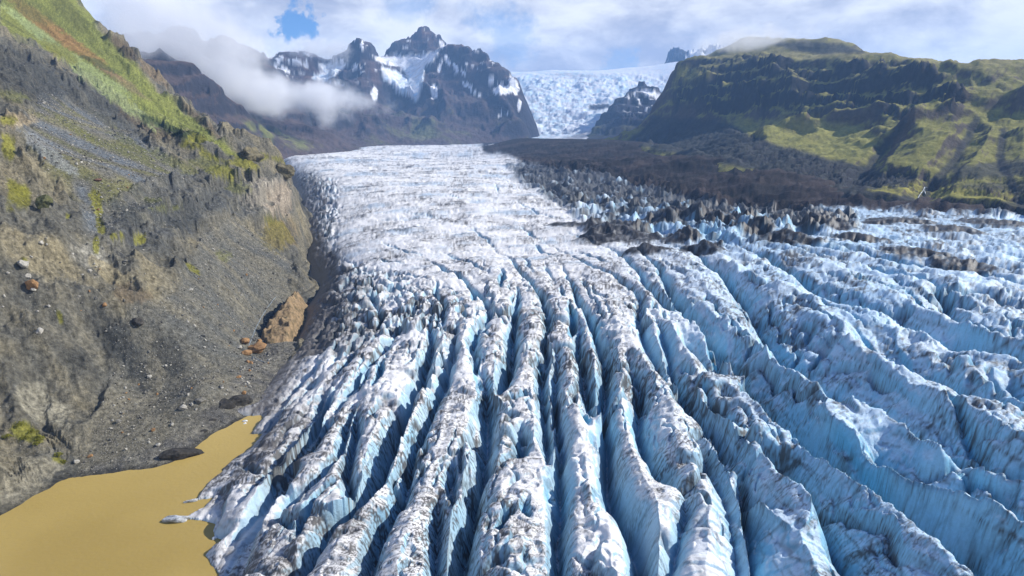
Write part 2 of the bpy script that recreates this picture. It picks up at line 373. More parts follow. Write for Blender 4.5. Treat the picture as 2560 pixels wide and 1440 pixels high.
def to_plan(pts, zfun=None):
    px = np.array([p[0] for p in pts], float); py = np.array([p[1] for p in pts], float)
    # densify so the taper is smooth
    t = np.r_[0, np.cumsum(np.hypot(np.diff(px), np.diff(py)))]; n = max(3, int(t[-1]/28)+1); s = np.linspace(0, t[-1], n)
    px = np.interp(s, t, px); py = np.interp(s, t, py)
    x, y = unp_z(px, py, trough_z(px, py)); return x, y
wx = fbm(G.X, G.Y, 34, 4, 0.55, 3); wy = fbm(G.X, G.Y, 34, 4, 0.55, 23)
wsc = np.clip(G.R/230.0, 0.8, 2.2).astype(f32)
QX = G.X + wx*2.6*wsc; QY = G.Y + wy*2.6*wsc
def scan(lines, margin):
    D1 = np.full(G.X.shape, margin, f32); D2 = D1.copy(); T = np.zeros(G.X.shape, f32)
    for pts, dep in lines:
        x, y = to_plan(pts); n = len(x)
        tt = np.linspace(0, 1, n); tap = dep*(0.12+0.88*sstep(0, 0.16, tt))
        if pts[-1][1] < 1430 and pts[-1][0] < 2550: tap = tap*(0.15+0.85*sstep(1.0, 0.86, tt))
        i, j = G.idx(x, y); r = np.hypot(x, y)
        i0 = int(np.interp(r.min()-margin, G.r, np.arange(len(G.r)))); i1 = int(np.interp(r.max()+margin, G.r, np.arange(len(G.r))))+2
        aw = np.degrees(margin/r.min())/(46.5+34)*1200
        j0 = max(0, int(j.min()-aw)); j1 = min(G.X.shape[1], int(j.max()+aw)+2)
        sl = (slice(max(i0, 0), i1), slice(j0, j1)); qx = QX[sl]; qy = QY[sl]
        if qx.size == 0: continue
        best = np.full(qx.shape, margin, f32); tb = np.full(qx.shape, 0, f32)
        for k in range(n-1):
            ex, ey = x[k+1]-x[k], y[k+1]-y[k]; q = ex*ex+ey*ey+1e-9
            dx = qx-f32(x[k]); dy = qy-f32(y[k])
            t = np.clip((dx*ex+dy*ey)/q, 0, 1); d = np.hypot(dx-t*ex, dy-t*ey).astype(f32)
            m = d < best; best = np.where(m, d, best); tb = np.where(m, tap[k]+(tap[k+1]-tap[k])*t, tb)
        a = D1[sl]; b = D2[sl]; c = T[sl]
        m = best < a; nb = np.where(m, a, np.minimum(b, best))
        D2[sl] = nb; D1[sl] = np.where(m, best, a); T[sl] = np.where(m, tb, c)
    return D1, D2, T
D1, D2, T1 = scan(CREV, 75.0)
N1, _, TN = scan(NARROW, 9.0)

# direction of the crevasses everywhere
segs = []
GUIDE = [([(1000,400),(1010,500),(1040,620)],1),([(1150,400),(1180,500),(1230,610)],1),([(850,450),(900,520),(960,600)],1),([(1300,450),(1400,540),(1500,610)],1),([(1400,430),(1560,520),(1700,600)],1),([(1600,480),(1800,560),(1900,600)],1),([(1900,540),(2100,552),(2300,556)],1),([(760,500),(770,560),(800,640)],1),([(1000,375),(1000,390)],1)]
for pts, _ in CREV+GUIDE:
    x, y = to_plan(pts)
    for k in range(len(x)-1):
        l = math.hypot(x[k+1]-x[k], y[k+1]-y[k])+1e-6; a = math.atan2(y[k+1]-y[k], x[k+1]-x[k])
        segs.append(((x[k]+x[k+1])/2, (y[k]+y[k+1])/2, math.cos(2*a), math.sin(2*a), min(l, 60)))
Xs = G.X[::8, ::8]; Ys = G.Y[::8, ::8]; cs = np.zeros(Xs.shape); sn = cs.copy(); ww = cs.copy()
for sx, sy, c2, s2, l in segs:
    w = l/((Xs-sx)**2+(Ys-sy)**2+120)**1.4; cs += w*c2; sn += w*s2; ww += w
def up8(A):
    R, Cn = G.X.shape; i = np.arange(R)/8.0; j = np.arange(Cn)/8.0
    i0 = np.minimum(i.astype(int), A.shape[0]-2); j0 = np.minimum(j.astype(int), A.shape[1]-2); u = np.minimum(i-i0, 1)[:, None]; v = np.minimum(j-j0, 1)[None]
    return ((A[i0][:, j0]*(1-u)+A[i0+1][:, j0]*u)*(1-v)+(A[i0][:, j0+1]*(1-u)+A[i0+1][:, j0+1]*u)*v).astype(f32)
ang = 0.5*np.arctan2(up8(sn/ww), up8(cs/ww)); FX = np.cos(ang); FY = np.sin(ang)
def lic(lam, n, step, cross=False, seed=0, jit=0.0):
    dx, dy = (-FY, FX) if cross else (FX, FY)
    s = 0
    for k in range(n):
        t = (k-(n-1)/2)*step*lam
        s = s + pn((G.X+dx*t)/lam, (G.Y+dy*t)/lam, seed)
    return s/n*math.sqrt(n)*1.2
farness = sstep(420, 1200, G.R)
lamS = np.clip(G.R/75.0, 2.2, 14).astype(f32)
flow_big = lic(16.0, 7, 0.9, seed=40); flow_mid = lic(6.5, 7, 0.9, seed=44); flow_fine = lic(2.6, 6, 0.9, seed=47)
cross_big = lic(9.0, 6, 0.9, True, 50); cross_mid = lic(3.6, 6, 0.9, True, 53); cross_fine = lic(1.7, 6, 0.9, True, 57)

rightness = sstep(1500, 2000, PX + (1000-PY)*0.25)
upper = sstep(800, 600, PY - (PX-1200)*0.02)*sstep(1800, 1450, PX)       # smooth ice upstream of the crevasses
SERAC = [(1270,418),(1330,410),(1420,418),(1600,448),(1800,500),(2000,530),(2140,545),(2140,575),(1960,610),(1800,625),(1690,610),(1560,595),(1450,560),(1380,510),(1290,455)]
LMARG = [(725,420),(780,430),(835,455),(850,520),(835,580),(835,630),(900,660),(1010,700),(1050,740),(1050,800),(980,860),(900,890),(800,900),(730,880),(700,850),(760,700),(740,600),(720,500)]
MOR = [(1208,384),(1262,392),(1290,402),(1320,420),(1400,432),(1480,440),(1560,462),(1640,490),(1760,515),(1880,530),(2000,548),(2060,528),(2200,536),(2330,545),(2560,553),(2900,570),(2900,300),(1200,300)]
serac = pmask(PX, PY, SERAC, 14, 16, 5, 50)
lmarg = pmask(PX, PY, LMARG, 16, 16, 6, 40)
mor_s = sdf(PX, PY, MOR) + fbm(PX, PY, 60, 5, 0.6, 9)*16
mor = sstep(-5, 7, mor_s)

# heights
A = lerp(12.0*np.interp(PY, [600, 700, 800, 950, 1100], [.38, .5, .64, .88, 1]), 16.5*np.interp(PY, [560, 680, 800, 950], [.42, .6, .78, 1]), rightness).astype(f32)
A = A*lerp(1, 0.55, sstep(1000, 600, PX))*1
u = 2*D1/(D1+D2+1e-3)
wwid = lerp(lerp(1.3, 2.5, sstep(690, 960, PY)), lerp(2.6, 6.8, sstep(660, 950, PY)), rightness)*(1+0.5*fbm(G.X, G.Y, 22, 3, .5, 63))*(0.42+0.62*np.clip(T1, 0, 1.5))
steep = 1-np.exp(-(D1/wwid)**1.7)
roof = np.clip(u, 0, 1)**0.85
prof = lerp(steep*0.80+roof*0.20, steep*0.22+roof*0.78, rightness*sstep(640, 860, PY))
Z = Zc - A*T1*(1-prof)
wallish = np.clip((1-prof)*T1*1.6, 0, 1)*(prof > 0.02)
Z += fbm(G.X, G.Y, 70, 3, 0.5, 60)*2.6*(1-mor)
crest = np.clip(prof, 0, 1)
fl24 = lic(26.0, 6, 0.9, seed=38); rz = ridged(QX, QY, 34, 3, 0.4, 61)
Z += ((0.45-np.abs(fl24))*10.0*rightness*sstep(560, 640, PY) + (rz-0.4)*(0.8+0.5*rightness))*(1-mor)*(1-0.6*upper) + fbm(G.X, G.Y, 60, 2, 0.5, 62)*1.0*(1-mor)
pm1 = sstep(-0.25, 0.15, fbm(G.X, G.Y, 45, 3, .5, 66)); pm2 = sstep(-0.1, 0.25, fbm(G.X, G.Y, 30, 3, .5, 67)); lowc = sstep(650, 800, PY)
crk1 = np.clip(1-np.abs(flow_big)/0.10, 0, 1)*pm1; crk2 = np.clip(1-np.abs(flow_mid)/0.10, 0, 1)*pm2
Z -= (crk1*4.2 + crk2*1.5)*(1-upper)*(1-mor)*(0.4+0.6*lowc)*(1-0.5*sstep(1050, 850, PX)*sstep(900, 1000, PY))
Z += (sstep(-.06, .06, cross_big)-.5)*0.35*(1-upper*0.4)*(1-mor) + (sstep(-.05, .05, cross_mid)-.5)*0.5*(1-upper)*(1-mor) + (sstep(-.08, .08, flow_big)-.5)*1.3*(1-upper)*(1-mor)
Z += wallish*(flow_mid*0.8 + cross_mid*0.2 + fbm(G.X, G.Y, 7, 3, .6, 64)*0.6)
Z += flow_fine*0.34*(1-upper) + flow_mid*0.5*(1-upper)*(1-mor) + cross_mid*0.20*(1-mor) + cross_fine*0.13*(1-mor) + cross_big*0.22*(1-mor)
Z -= np.clip(1-N1/np.maximum(1.2+1.3*TN, .5), 0, 1)**0.7*8*TN
# chaotic pinnacles
w1, w2, wid = worley(QX+cross_mid*2, QY*0.8+flow_mid*2, 27.0, 71); w1b, _, _ = worley(QX, QY*0.9, 13.0, 72)
pin = np.clip(1-w1*1.45, 0, 1)*(0.5+0.9*wid); pinb = np.clip(1-w1b*1.3, 0, 1)
rs1 = ridged(QX+4*cross_mid, QY*1.0+4*flow_mid, 40, 4, 0.5, 75)
Z += serac*((rs1-0.34)*17*sstep(2300, 1200, G.R) + (pin-0.3)*6 + (pinb-0.3)*3.0 + flow_mid*1.4)
w3, w4, wid3 = worley(QX*0.9+flow_mid*2.0, QY*0.7+cross_mid*2.0, 10.0, 73); w5, _, _ = worley(QX, QY, 5.0, 74)
scl = np.clip(G.R/420, 0.7, 1.9)
blk = sstep(0.0, 0.22, w4-w3)
Z += lmarg*((wid3-0.45)*3.6*blk*scl - (1-blk)*2.6*scl + (0.5-w5)*1.0*scl + (ridged(QX, QY, 17, 4, .5, 76)-.4)*5*scl - 1.0)
# upstream: rumpled surface with small steps
rum = lic(20.0, 5, 0.8, True, 80); rum2 = lic(9.0, 5, 0.8, True, 83)
Z += upper*(rum*1.7 - np.clip(1-np.abs(rum2)/0.12, 0, 1)*0.9 + rum2*1.1 + fbm(G.X, G.Y, 30, 3, 0.6, 85)*1.2)*sstep(3400, 1800, G.R)
# moraine: hummocks and gullied hollows
hum = ridged(G.X, G.Y, 75, 5, 0.55, 90)
mdep = sstep(0, 35, mor_s)
Z += mor*((hum-0.35)*11*(0.35+0.65*sstep(35, 0, mor_s))*sstep(2600, 1500, G.R) + fbm(G.X, G.Y, 14, 4, 0.6, 91)*2.2 + 2.0)
Z += mor*(ridged(QX, QY*1.6, 95, 4, 0.5, 98)-0.4)*12*sstep(2800, 1500, G.R)
Z += mor*sstep(1500, 2000, PX)*ridged(G.X, G.Y, 45, 4, 0.5, 94)*4*sstep(60, 10, mor_s)
# debris heaps standing on the ice: (photo x, y, radius m, height m)
HEAPS = [(1548,578,34,17),(1485,566,22,12),(1500,590,26,8),(1440,560,16,6),(1620,622,22,9),(1590,592,24,9),(1700,600,20,8),(1760,622,20,7),(1405,560,18,5),(2280,640,26,4),(2400,664,26,4),(1880,590,24,10),(1830,560,30,14),(1970,612,30,9),(2140,606,26,6),(2240,560,40,5),(2380,585,30,4),(2480,562,36,5),(2060,580,30,10),(1660,560,28,12),(1740,540,34,14)]
heap = np.zeros(G.X.shape, f32)
for hx, hy, hr, hh in HEAPS:
    x, y = unp_z(hx, hy, 30); d = np.hypot(QX-x, QY-y)/hr
    d = d + 0.35*fbm(G.X, G.Y, 16, 4, 0.6, 96); b = np.clip(1-d, 0, 1); Z += 0.75*hh*b*(0.6+0.8*hum); heap = np.maximum(heap, sstep(0.02, 0.25, b+fbm(G.X, G.Y, 12, 4, 0.6, 97)*0.16))
heap = np.clip(heap, 0, 1)

# the margin of the ice: lake toes and the ravine along the valley side
EDGE = [(560,1560,0),(545,1480,0),(535,1432,0),(520,1405,0),(508,1388,0),(525,1372,0),(562,1352,0),(540,1345,0),(527,1332,0),(534,1312,0),(505,1306,0),(468,1303,0),(459,1292,0),(478,1282,0),(505,1268,0),(528,1248,0),(490,1254,0),(488,1246,0),
 (515,1206,0),(548,1182,0),(550,1172,0),(590,1140,0),(620,1122,0),(648,1090,0),(652,1086,0),(622,1088,0),(628,1078,0),(652,1045,0),(648,1036,1),(604,1038,1),(548,1030,2),(552,1018,3),(600,1005,3),(635,985,4),(645,955,4),(668,925,4),(700,893,4),(722,868,5),(736,835,6),(756,800,6),
 (768,770,7),(774,735,8),(790,712,9),(800,690,9),(800,655,10),(778,620,10),(762,585,12),(752,545,14),(742,500,18),(738,455,24),(728,428,30),(705,405,38),(680,392,42)]
ep = [tuple(float(v) for v in unp_z(a, b, c)) for a, b, c in EDGE]
poly = ep + [(-700, 2500), (-1100, 4600), (4500, 4600), (4500, 30), (0, 30)]
ed = np.full(G.X.shape, 200.0, f32); nearm = (G.A < math.radians(-8))
sub = sdf(G.X[:, :510]+wx[:, :510]*0.9, G.Y[:, :510]+wy[:, :510]*0.9, poly); ed[:, :510] = sub
edge_h = 1-np.exp(-np.clip(ed, 0, None)/lerp(np.clip(G.R/28, 6, 30), 2.6, sstep(985, 1060, PY)*sstep(900, 700, PX)))
Z = np.where(ed > 0, -1.0 + (Z+1.0)*edge_h, np.maximum(-12.0, ed*0.8-1.0))
Z = np.minimum(Z, np.where(ed > 0, 0.3+ed*2.4+2*flow_mid, 1e9))
Z = np.where(ed > 1, np.maximum(Z, np.clip(ed*0.3, 0, 2.2)+0.8*flow_fine), Z)

# ---- colour of the ice
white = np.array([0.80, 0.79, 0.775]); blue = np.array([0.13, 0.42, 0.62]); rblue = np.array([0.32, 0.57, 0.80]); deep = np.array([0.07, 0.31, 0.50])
dirt = np.array([0.050, 0.045, 0.042]); brown = np.array([0.021, 0.017, 0.0155])
def e(a): return a[..., None]
# steepness of the walls
gr = np.gradient(Z, axis=0)/np.gradient(G.R, axis=0); ga = np.gradient(Z, axis=1)/(np.gradient(G.A, axis=1)*G.R)
slope = np.hypot(gr, ga)
wall = sstep(0.55, 1.7, slope)*(1-mor)
col = white + 0*e(Z)
col = lerp(col, rblue, e(np.clip(rightness*0.85+serac*0.45, 0, 1)*(0.75+0.25*fbm(G.X, G.Y, 60, 3, 0.5, 101))))
col = lerp(col, blue, e(np.clip(wall*(0.75+0.3*fbm(G.X, G.Y, 25, 3, .5, 103)), 0, 1)*0.85))
col = lerp(col, deep, e(sstep(0.45, 0.05, prof)*np.clip(T1*1.3, 0, 1)*0.5*(1-upper)))  # crevasse floors: blue ice, darkened further with shade put into the colour
ncr = np.clip(1-N1/2.2, 0, 1)*np.clip(TN*2, 0, 1)
col = lerp(col, blue, e(ncr))
# dirt: fine foliation bands across the flow, patches, and black cracks
patch = fbm(G.X, G.Y, 55, 5, 0.6, 110)
bands = sstep(0.42, 1.0, cross_mid + 0.45*cross_fine + patch*0.55)
bands2 = sstep(0.35, 1.05, cross_fine + 0.5*cross_mid + fbm(G.X, G.Y, 14, 3, 0.5, 111)*0.6)
bands3 = sstep(0.3, 1.0, cross_big + 0.6*rum2 + patch)
grime = bands*0.5 + bands2*0.34 + bands3*(0.12+0.10*upper)
U_ = (G.A*FOC).astype(f32); V_ = (-FOC*105.0/G.R).astype(f32)
rx0 = np.sin(G.A); ry0 = np.cos(G.A); tx0 = np.cos(G.A); ty0 = -np.sin(G.A)
cxd, cyd = -FY, FX
du = (cxd*tx0+cyd*ty0)/G.R*FOC; dv = (cxd*rx0+cyd*ry0)*FOC*105.0/G.R**2; nn = np.hypot(du, dv)+1e-6; du = (du/nn).astype(f32); dv = (dv/nn).astype(f32)
def slic(lam, n, step, seed):
    s = 0
    for k in range(n):
        t = (k-(n-1)/2)*step*lam; s = s + pn((U_+wx*2+du*t)/lam, (V_+wy*2+dv*t)/lam, seed)
    return s/n*math.sqrt(n)*1.2
l1 = slic(9.0, 7, 0.9, 161); l2 = slic(5.5, 7, 0.9, 163); l3 = slic(16.0, 6, 0.9, 165)
ln = sstep(0.15, 0.03, np.abs(l1))*0.9 + sstep(0.55, 0.85, l2)*0.7 + sstep(0.10, 0.01, np.abs(l3))*0.9
u1 = slic(5.0, 11, 0.9, 166)
grime += upper*(0.10*sstep(-0.1, 0.7, fbm(PX*0.35, PY, 26, 5, 0.65, 170)) + 0.30*sstep(0.0, 0.9, u1 + 0.5*patch) + 0.14*sstep(0.1, 0.7, rum + 0.6*rum2)); grime += crk1*(0.35+0.35*rightness)*(1-upper); grime += ln*sstep(-0.45, 0.4, patch + 0.3*l3 + 0.3*flow_mid)*1.0*(1-0.45*upper)
grime *= lerp(1.0, 0.75, rightness)
leftish = sstep(1050, 640, PX)*(1-upper)
grime += leftish*(0.18+0.5*sstep(-0.15, 0.5, patch + 0.5*flow_mid))*0.7
ck = np.abs(pn(QX/23, QY/23, 120)+0.25*pn(QX/6, QY/6, 122)); ck2 = np.abs(pn(QX/11+40, QY/11, 121)+0.2*pn(QX/3, QY/3, 123))
cr = sstep(0.045, 0.0, ck)*0.6 + sstep(0.05, 0.0, ck2)*0.35*sstep(-0.1, 0.35, patch+0.2*rightness)
grime += cr*(0.45+0.6*rightness)*(1-upper*0.7)
grime += rightness*sstep(0.2, 0.75, fbm(QX, QY, 38, 5, 0.62, 130))*0.6*(0.4+0.6*sstep(0.9, 0.3, prof))
grime += lmarg*(0.45+0.8*sstep(-0.25, 0.3, fbm(QX, QY, 16, 4, 0.6, 131)))*sstep(lerp(850, 1000, sstep(600, 720, PY)), 760, PX) + 0.35*lmarg*(1-blk)
near_edge = sstep(26, 2, ed)*sstep(1250, 1000, PY)
grime += near_edge*(0.55+0.6*patch)
bigw = rightness*sstep(0.45, 0.9, slope)*(1-mor)
stra = sstep(0.12, 0.5, pn(Z/1.1+fbm(G.X, G.Y, 30, 2, .5, 171)*2, (G.X+G.Y)/26, 172)+0.6*pn(Z/0.45, (G.X-G.Y)/14, 173))
grime = lerp(grime, grime*0.7 + stra*0.5, bigw)
grime = np.clip(grime, 0, 0.93)
col = lerp(col, np.array([0.38, 0.50, 0.62]), e(upper*sstep(-0.1, 0.7, l3 + 0.5*u1)*0.75))
col = lerp(col, dirt, e(grime))
# black debris on the seracs, more of it towards the moraine
up_s = sstep(560, 450, PY - (PX-1280)*0.13)
sd_ = sstep(-0.30, 0.22, fbm(QX, QY, 30, 5, 0.62, 140) + 0.9*(up_s-0.42) - 0.5*(pin-0.35) + 0.2*flow_mid)
col = lerp(col, dirt*0.42, e(serac*sd_*0.95))
rp = sstep(700, 560, PY)*sstep(1800, 2100, PX)
sp = sstep(0.24, 0.42, fbm(QX, QY, 34, 5, 0.6, 145) + 0.10*flow_big)
col = lerp(col, brown*0.8, e(rp*sp*0.92))
col = lerp(col, brown*(0.8+0.7*e(fbm(G.X, G.Y, 9, 3, 0.6, 146))), e(heap*(0.75+0.25*sstep(-0.4, 0.1, fbm(QX, QY, 8, 4, .65, 147)))))
mcol = lerp(brown*0.85, np.array([0.052, 0.040, 0.037]), e(sstep(-0.2, 0.5, fbm(G.X, G.Y, 110, 5, 0.6, 150) + 0.4*sstep(1850, 2150, PX))))
mcol = lerp(mcol, np.array([0.09, 0.07, 0.058]), e(sstep(0.25, 0.6, fbm(G.X, G.Y, 60, 4, 0.6, 152))*0.5))
col = lerp(col, mcol, e(mor))
# grey gravelly ice at the ravine
gm = sstep(24, 3, ed)*sstep(1100, 900, PY)
col = lerp(col, np.array([0.15, 0.135, 0.12]), e(gm*0.8))
col = np.clip(col, 0.01, 0.85)
G.Z = Z; G.col = col
km = (mor[:-1, :-1]+heap[:-1, :-1]*0 > 0.5)
ok = (ed[:-1, :-1] > -14)
polar_mesh('glacier', G.X, G.Y, Z, col, M_ICE, keep=ok & ~km)
polar_mesh('moraine', G.X, G.Y, Z, col, M_MOR, keep=ok & km)

# ------------------------------------------------------------------ valley side on the left
def fit(ctrl_r, ctrl_z, extra, lam):
    xs, ys, zs = [], [], []
    for px, py, r in ctrl_r:
        x, y, z = unp_r(px, py, r); xs.append(float(x)); ys.append(float(y)); zs.append(float(z))
    for px, py, z in ctrl_z:
        x, y = unp_z(px, py, z); xs.append(float(x)); ys.append(float(y)); zs.append(z)
    for x, y, z in extra: xs.append(x); ys.append(y); zs.append(z)
    return TPS(xs, ys, zs, lam)
W_SKY = [(712,412,800),(700,404,840),(672,396,900),(640,383,950),(560,330,1030),(500,290,1090),(430,230,1150),(385,175,1190),(350,150,1220),(305,105,1260),(260,80,1300),(225,35,1330),(190,0,1370),(100,-90,1500),(0,-180,1650)]
W_R = W_SKY + [(0,1100,284),(0,900,317),(0,700,353),(0,500,402),(0,400,455),(0,300,550),(0,200,720),(0,100,930),(0,0,1200),
 (100,1100,292),(200,1000,302),(200,800,338),(200,600,390),(200,500,450),(200,400,550),(200,300,740),(200,200,970),(200,100,1180),
 (400,1000,308),(400,800,345),(400,700,382),(400,610,430),(400,560,450),(400,470,500),(400,430,600),(400,380,780),(400,300,1010),
 (550,850,352),(550,700,420),(500,600,500),(480,570,520),(480,470,556),(550,440,640),(600,800,378),(650,700,460),(600,600,545),
 (620,555,600),(620,450,650),(700,545,660),(700,440,710),(660,420,780),(742,610,640),(738,520,700),(733,440,745),(680,640,530),(560,400,850),(300,700,372),(300,500,450),(300,900,330)]
W_Z = [(0,1290,0),(60,1256,0),(120,1222,0),(170,1192,0),(240,1184,0),(310,1173,0),(380,1178,0),(440,1150,0),(480,1130,0),(520,1087,0),(560,1070,0),(605,1047,0),(640,1037,0),
 (0,1600,0),(250,1165,1.5),(400,1110,2.5),(470,1060,3),(560,1010,3),(620,950,4),(680,895,5),(715,850,5),(690,742,4),(668,770,3),(650,800,2),(632,835,1),(622,868,1),(650,902,2),(700,735,5),(720,800,-4),(690,840,-3),(730,770,-4),(700,800,-3),(745,800,-4),(770,745,-3),(780,700,2),(500,950,14),(600,880,6)]
W_X = [(*[float(v) for v in unp_r(a, 600, q)[:2]], z) for a, q, z in ((762,600,-6),(764,650,-6),(764,700,-4),(762,750,0),(758,800,4),(750,860,8),(738,930,12),(722,1000,18),(708,1100,22),(700,1250,26))] + [(-60,180,-16),(-60,240,-16),(-70,300,-16),(-80,380,-16),(-100,480,-20),(-150,600,-26),(-175,690,-20),(-215,800,0),(-240,900,0),(-120,150,-14),(-100,210,-8),(-95,236,-6),(-160,140,0)]
for px, py, r in W_SKY:
    x, y, z = unp_r(px, py, r)
    for k, dz in ((1.13, 60), (1.35, 170)): W_X.append((float(x*k), float(y*k), float(z)-dz*(0.35 if z < 110 else 1)))
wall_tps = fit(W_R, W_Z, W_X, 3e-4)
rw = np.exp(np.linspace(math.log(175), math.log(1750), 640))
H = Grid(-43.5, -16.0, 500, rw)
z0 = wall_tps(H.X, H.Y); px, py = project(H.X, H.Y, z0)
gyw = np.gradient(z0, axis=0)/np.gradient(H.R, axis=0); gaw = np.gradient(z0, axis=1)/(np.gradient(H.A, axis=1)*H.R)
# unit downslope direction on the plan (smooth), used for gullies
ddx = gyw*np.sin(H.A)+gaw*np.cos(H.A); ddy = gyw*np.cos(H.A)-gaw*np.sin(H.A); dn = np.hypot(ddx, ddy)+1e-3; ddx /= dn; ddy /= dn
def gully(lam, n, step, seed, ridge=False):
    s = 0
    for k in range(n):
        t = (k-(n-1)/2)*step*lam; s = s+pn((H.X+ddx*t)/lam, (H.Y+ddy*t)/lam, seed)
    return (s/n*math.sqrt(n)*1.2).astype(f32)
gu_b = gully(26, 6, 0.8, 201); gu_m = gully(10, 6, 0.8, 204); gu_f = gully(4, 6, 0.8, 207)
TALUS = [(500,572),(560,545),(610,560),(690,625),(735,665),(722,760),(690,890),(640,1000),(560,1070),(480,1130),(310,1172),(190,1190),(200,1120),(250,980),(300,900),(260,820),(330,780),(430,730),(480,660)]
TAL2 = [(100,220),(330,330),(420,400),(470,440),(380,460),(400,560),(300,560),(240,620),(200,520),(130,440),(60,330)]
talus = pmask(px, py, TALUS, 14, 22, 210, 60); tal2 = pmask(px, py, TAL2, 18, 30, 212, 60)
flats = pmask(px, py, [(160,1200),(250,1160),(400,1110),(520,1020),(600,930),(720,820),(760,830),(660,1040),(520,1095),(440,1160),(300,1190)], 8, 8, 214, 30)
rock = np.clip(1-np.maximum(np.maximum(talus, tal2), flats), 0, 1)
GRASS = [(0,-60),(120,-60),(200,60),(330,190),(420,290),(520,360),(560,380),(470,350),(380,305),(250,190),(110,130),(0,60)]
upgrass = pmask(px, py, [(0,-80),(140,-80),(240,60),(340,170),(440,260),(545,345),(600,392),(470,330),(390,280),(300,230),(200,170),(120,128),(40,90),(0,72)], 8, 16, 216, 60)
cliffm = pmask(px, py, [(250,520),(370,455),(480,440),(560,430),(610,445),(735,430),(745,500),(735,540),(640,560),(560,545),(480,575),(420,640),(300,640),(240,600)], 14, 14, 218, 50)
mac = fbm(H.X, H.Y, 60, 4, 0.55, 220)
rg = ridged(H.X+8*mac, H.Y, 38, 5, 0.55, 221)
zz = z0 + rock*(1-upgrass)*((rg-0.4)*13*np.clip(H.R/400, .6, 1.1)) + mac*2.5*rock
scw = np.clip(H.R/400, 0.6, 2.2)
zz += gu_b*1.8*rock*scw + gu_m*0.9*(rock+0.25)*scw + gu_f*0.32*scw
gul = np.clip(0.22-np.abs(gu_b), 0, 1)*9*rock*pmask(px, py, [(0,640),(250,640),(420,720),(430,900),(250,1190),(0,1300)], 40)
zz -= gul
# stepped lava beds in the cliffs
per = 11.0*scw; ph = (zz + 3*mac)/per; fr = ph-np.floor(ph)
st = (sstep(0.25, 0.62, fr)-fr)*per
terr = np.clip(cliffm*0.9 + rock*(1-upgrass)*0.35*sstep(-0.1, 0.4, fbm(H.X, H.Y, 90, 3, 0.5, 224)) + 0.45*sstep(700, 1000, H.R)*(1-upgrass), 0, 1)
zz += st*terr*0.8
zz += fbm(H.X, H.Y, 9, 4, 0.6, 226)*1.0*rock*scw*(1-0.6*upgrass) + fbm(H.X, H.Y, 3.2, 3, 0.6, 229)*0.42*scw*(1-0.5*upgrass)
zz = zz + cliffm*ridged(H.X, H.Y, 14, 4, .55, 231)*3.5
flz = sstep(3.5, 0.5, z0); zz = lerp(zz, z0 + fbm(H.X, H.Y, 8, 4, .5, 233)*0.35, np.clip(np.maximum(flz, flats*0.8), 0, 1))
# rocky crags along the skyline
crag = pmask(px, py, [(255,90),(300,80),(360,150),(420,200),(520,290),(620,360),(560,345),(470,300),(400,250),(330,190)], 8, 10, 234, 30)
zz += crag*np.clip(ridged(H.X, H.Y, 60, 4, .5, 235)-0.35, 0, 1)*15
H.Z = zz
px, py = project(H.X, H.Y, zz)
n1 = fbm(H.X, H.Y, 42, 5, 0.6, 240); n2 = fbm(H.X, H.Y, 13, 5, 0.62, 243); n3 = fbm(H.X, H.Y, 4.2, 4, 0.65, 246)
c_gray = np.array([0.108, 0.104, 0.086]); c_tan = np.array([0.215, 0.185, 0.115]); c_dark = np.array([0.035, 0.037, 0.036]); c_blue = np.array([0.085, 0.098, 0.11])
c_moss = np.array([0.155, 0.15, 0.026]); c_grass = np.array([0.165, 0.18, 0.042]); c_or = np.array([0.21, 0.125, 0.045]); c_olive = np.array([0.075, 0.078, 0.022]); c_pale = np.array([0.22, 0.26, 0.11]); c_brown = np.array([0.11, 0.082, 0.05])
wc = lerp(c_gray, c_tan, e(sstep(-0.35, 0.6, n1+0.4*n2+0.35*gu_m)*0.8)) 
wc = lerp(wc, c_dark, e(rock*sstep(0.05, 0.6, -n1*0.5+0.8*gu_b*0.6-0.5*n2)*0.75))
wc = lerp(wc, c_blue*1.35, e(tal2*sstep(-0.25, 0.45, gu_b+0.4*n2)*0.8))
wc = lerp(wc, c_olive*1.6, e(tal2*sstep(0.0, 0.5, -gu_b+0.4*n1)*0.6))
tc_ = lerp(np.array([0.092, 0.094, 0.086]), np.array([0.155, 0.142, 0.105]), e(sstep(-0.4, 0.55, gu_m*0.5+0.6*n1+0.4*sstep(800, 1100, py)+0.35*sstep(300, 150, px-0.3*(py-900)))))
wc = lerp(wc, tc_, e(talus))
wc = lerp(wc, lerp(np.array([0.16, 0.15, 0.12]), np.array([0.09, 0.087, 0.08]), e(sstep(-0.3, 0.4, n2+0.5*gu_f))), e(np.clip(flats, 0, 1)))
def paint(cx_, cy_, rx, ry, ang, colr, s=0.9, thr=0.15):
    """a patch of plants, bare rock or painted recess shade with a broken edge"""
    global wc
    a = math.radians(ang); dx = px-cx_; dy = py-cy_
    u_ = (dx*math.cos(a)+dy*math.sin(a))/rx; v_ = (-dx*math.sin(a)+dy*math.cos(a))/ry
    m = sstep(thr, thr+0.4, 1-(u_*u_+v_*v_)+n2*0.9+n3*0.5+n1*0.3)*(u_*u_+v_*v_ < 2.2)
    wc = lerp(wc, colr, e(m*s))
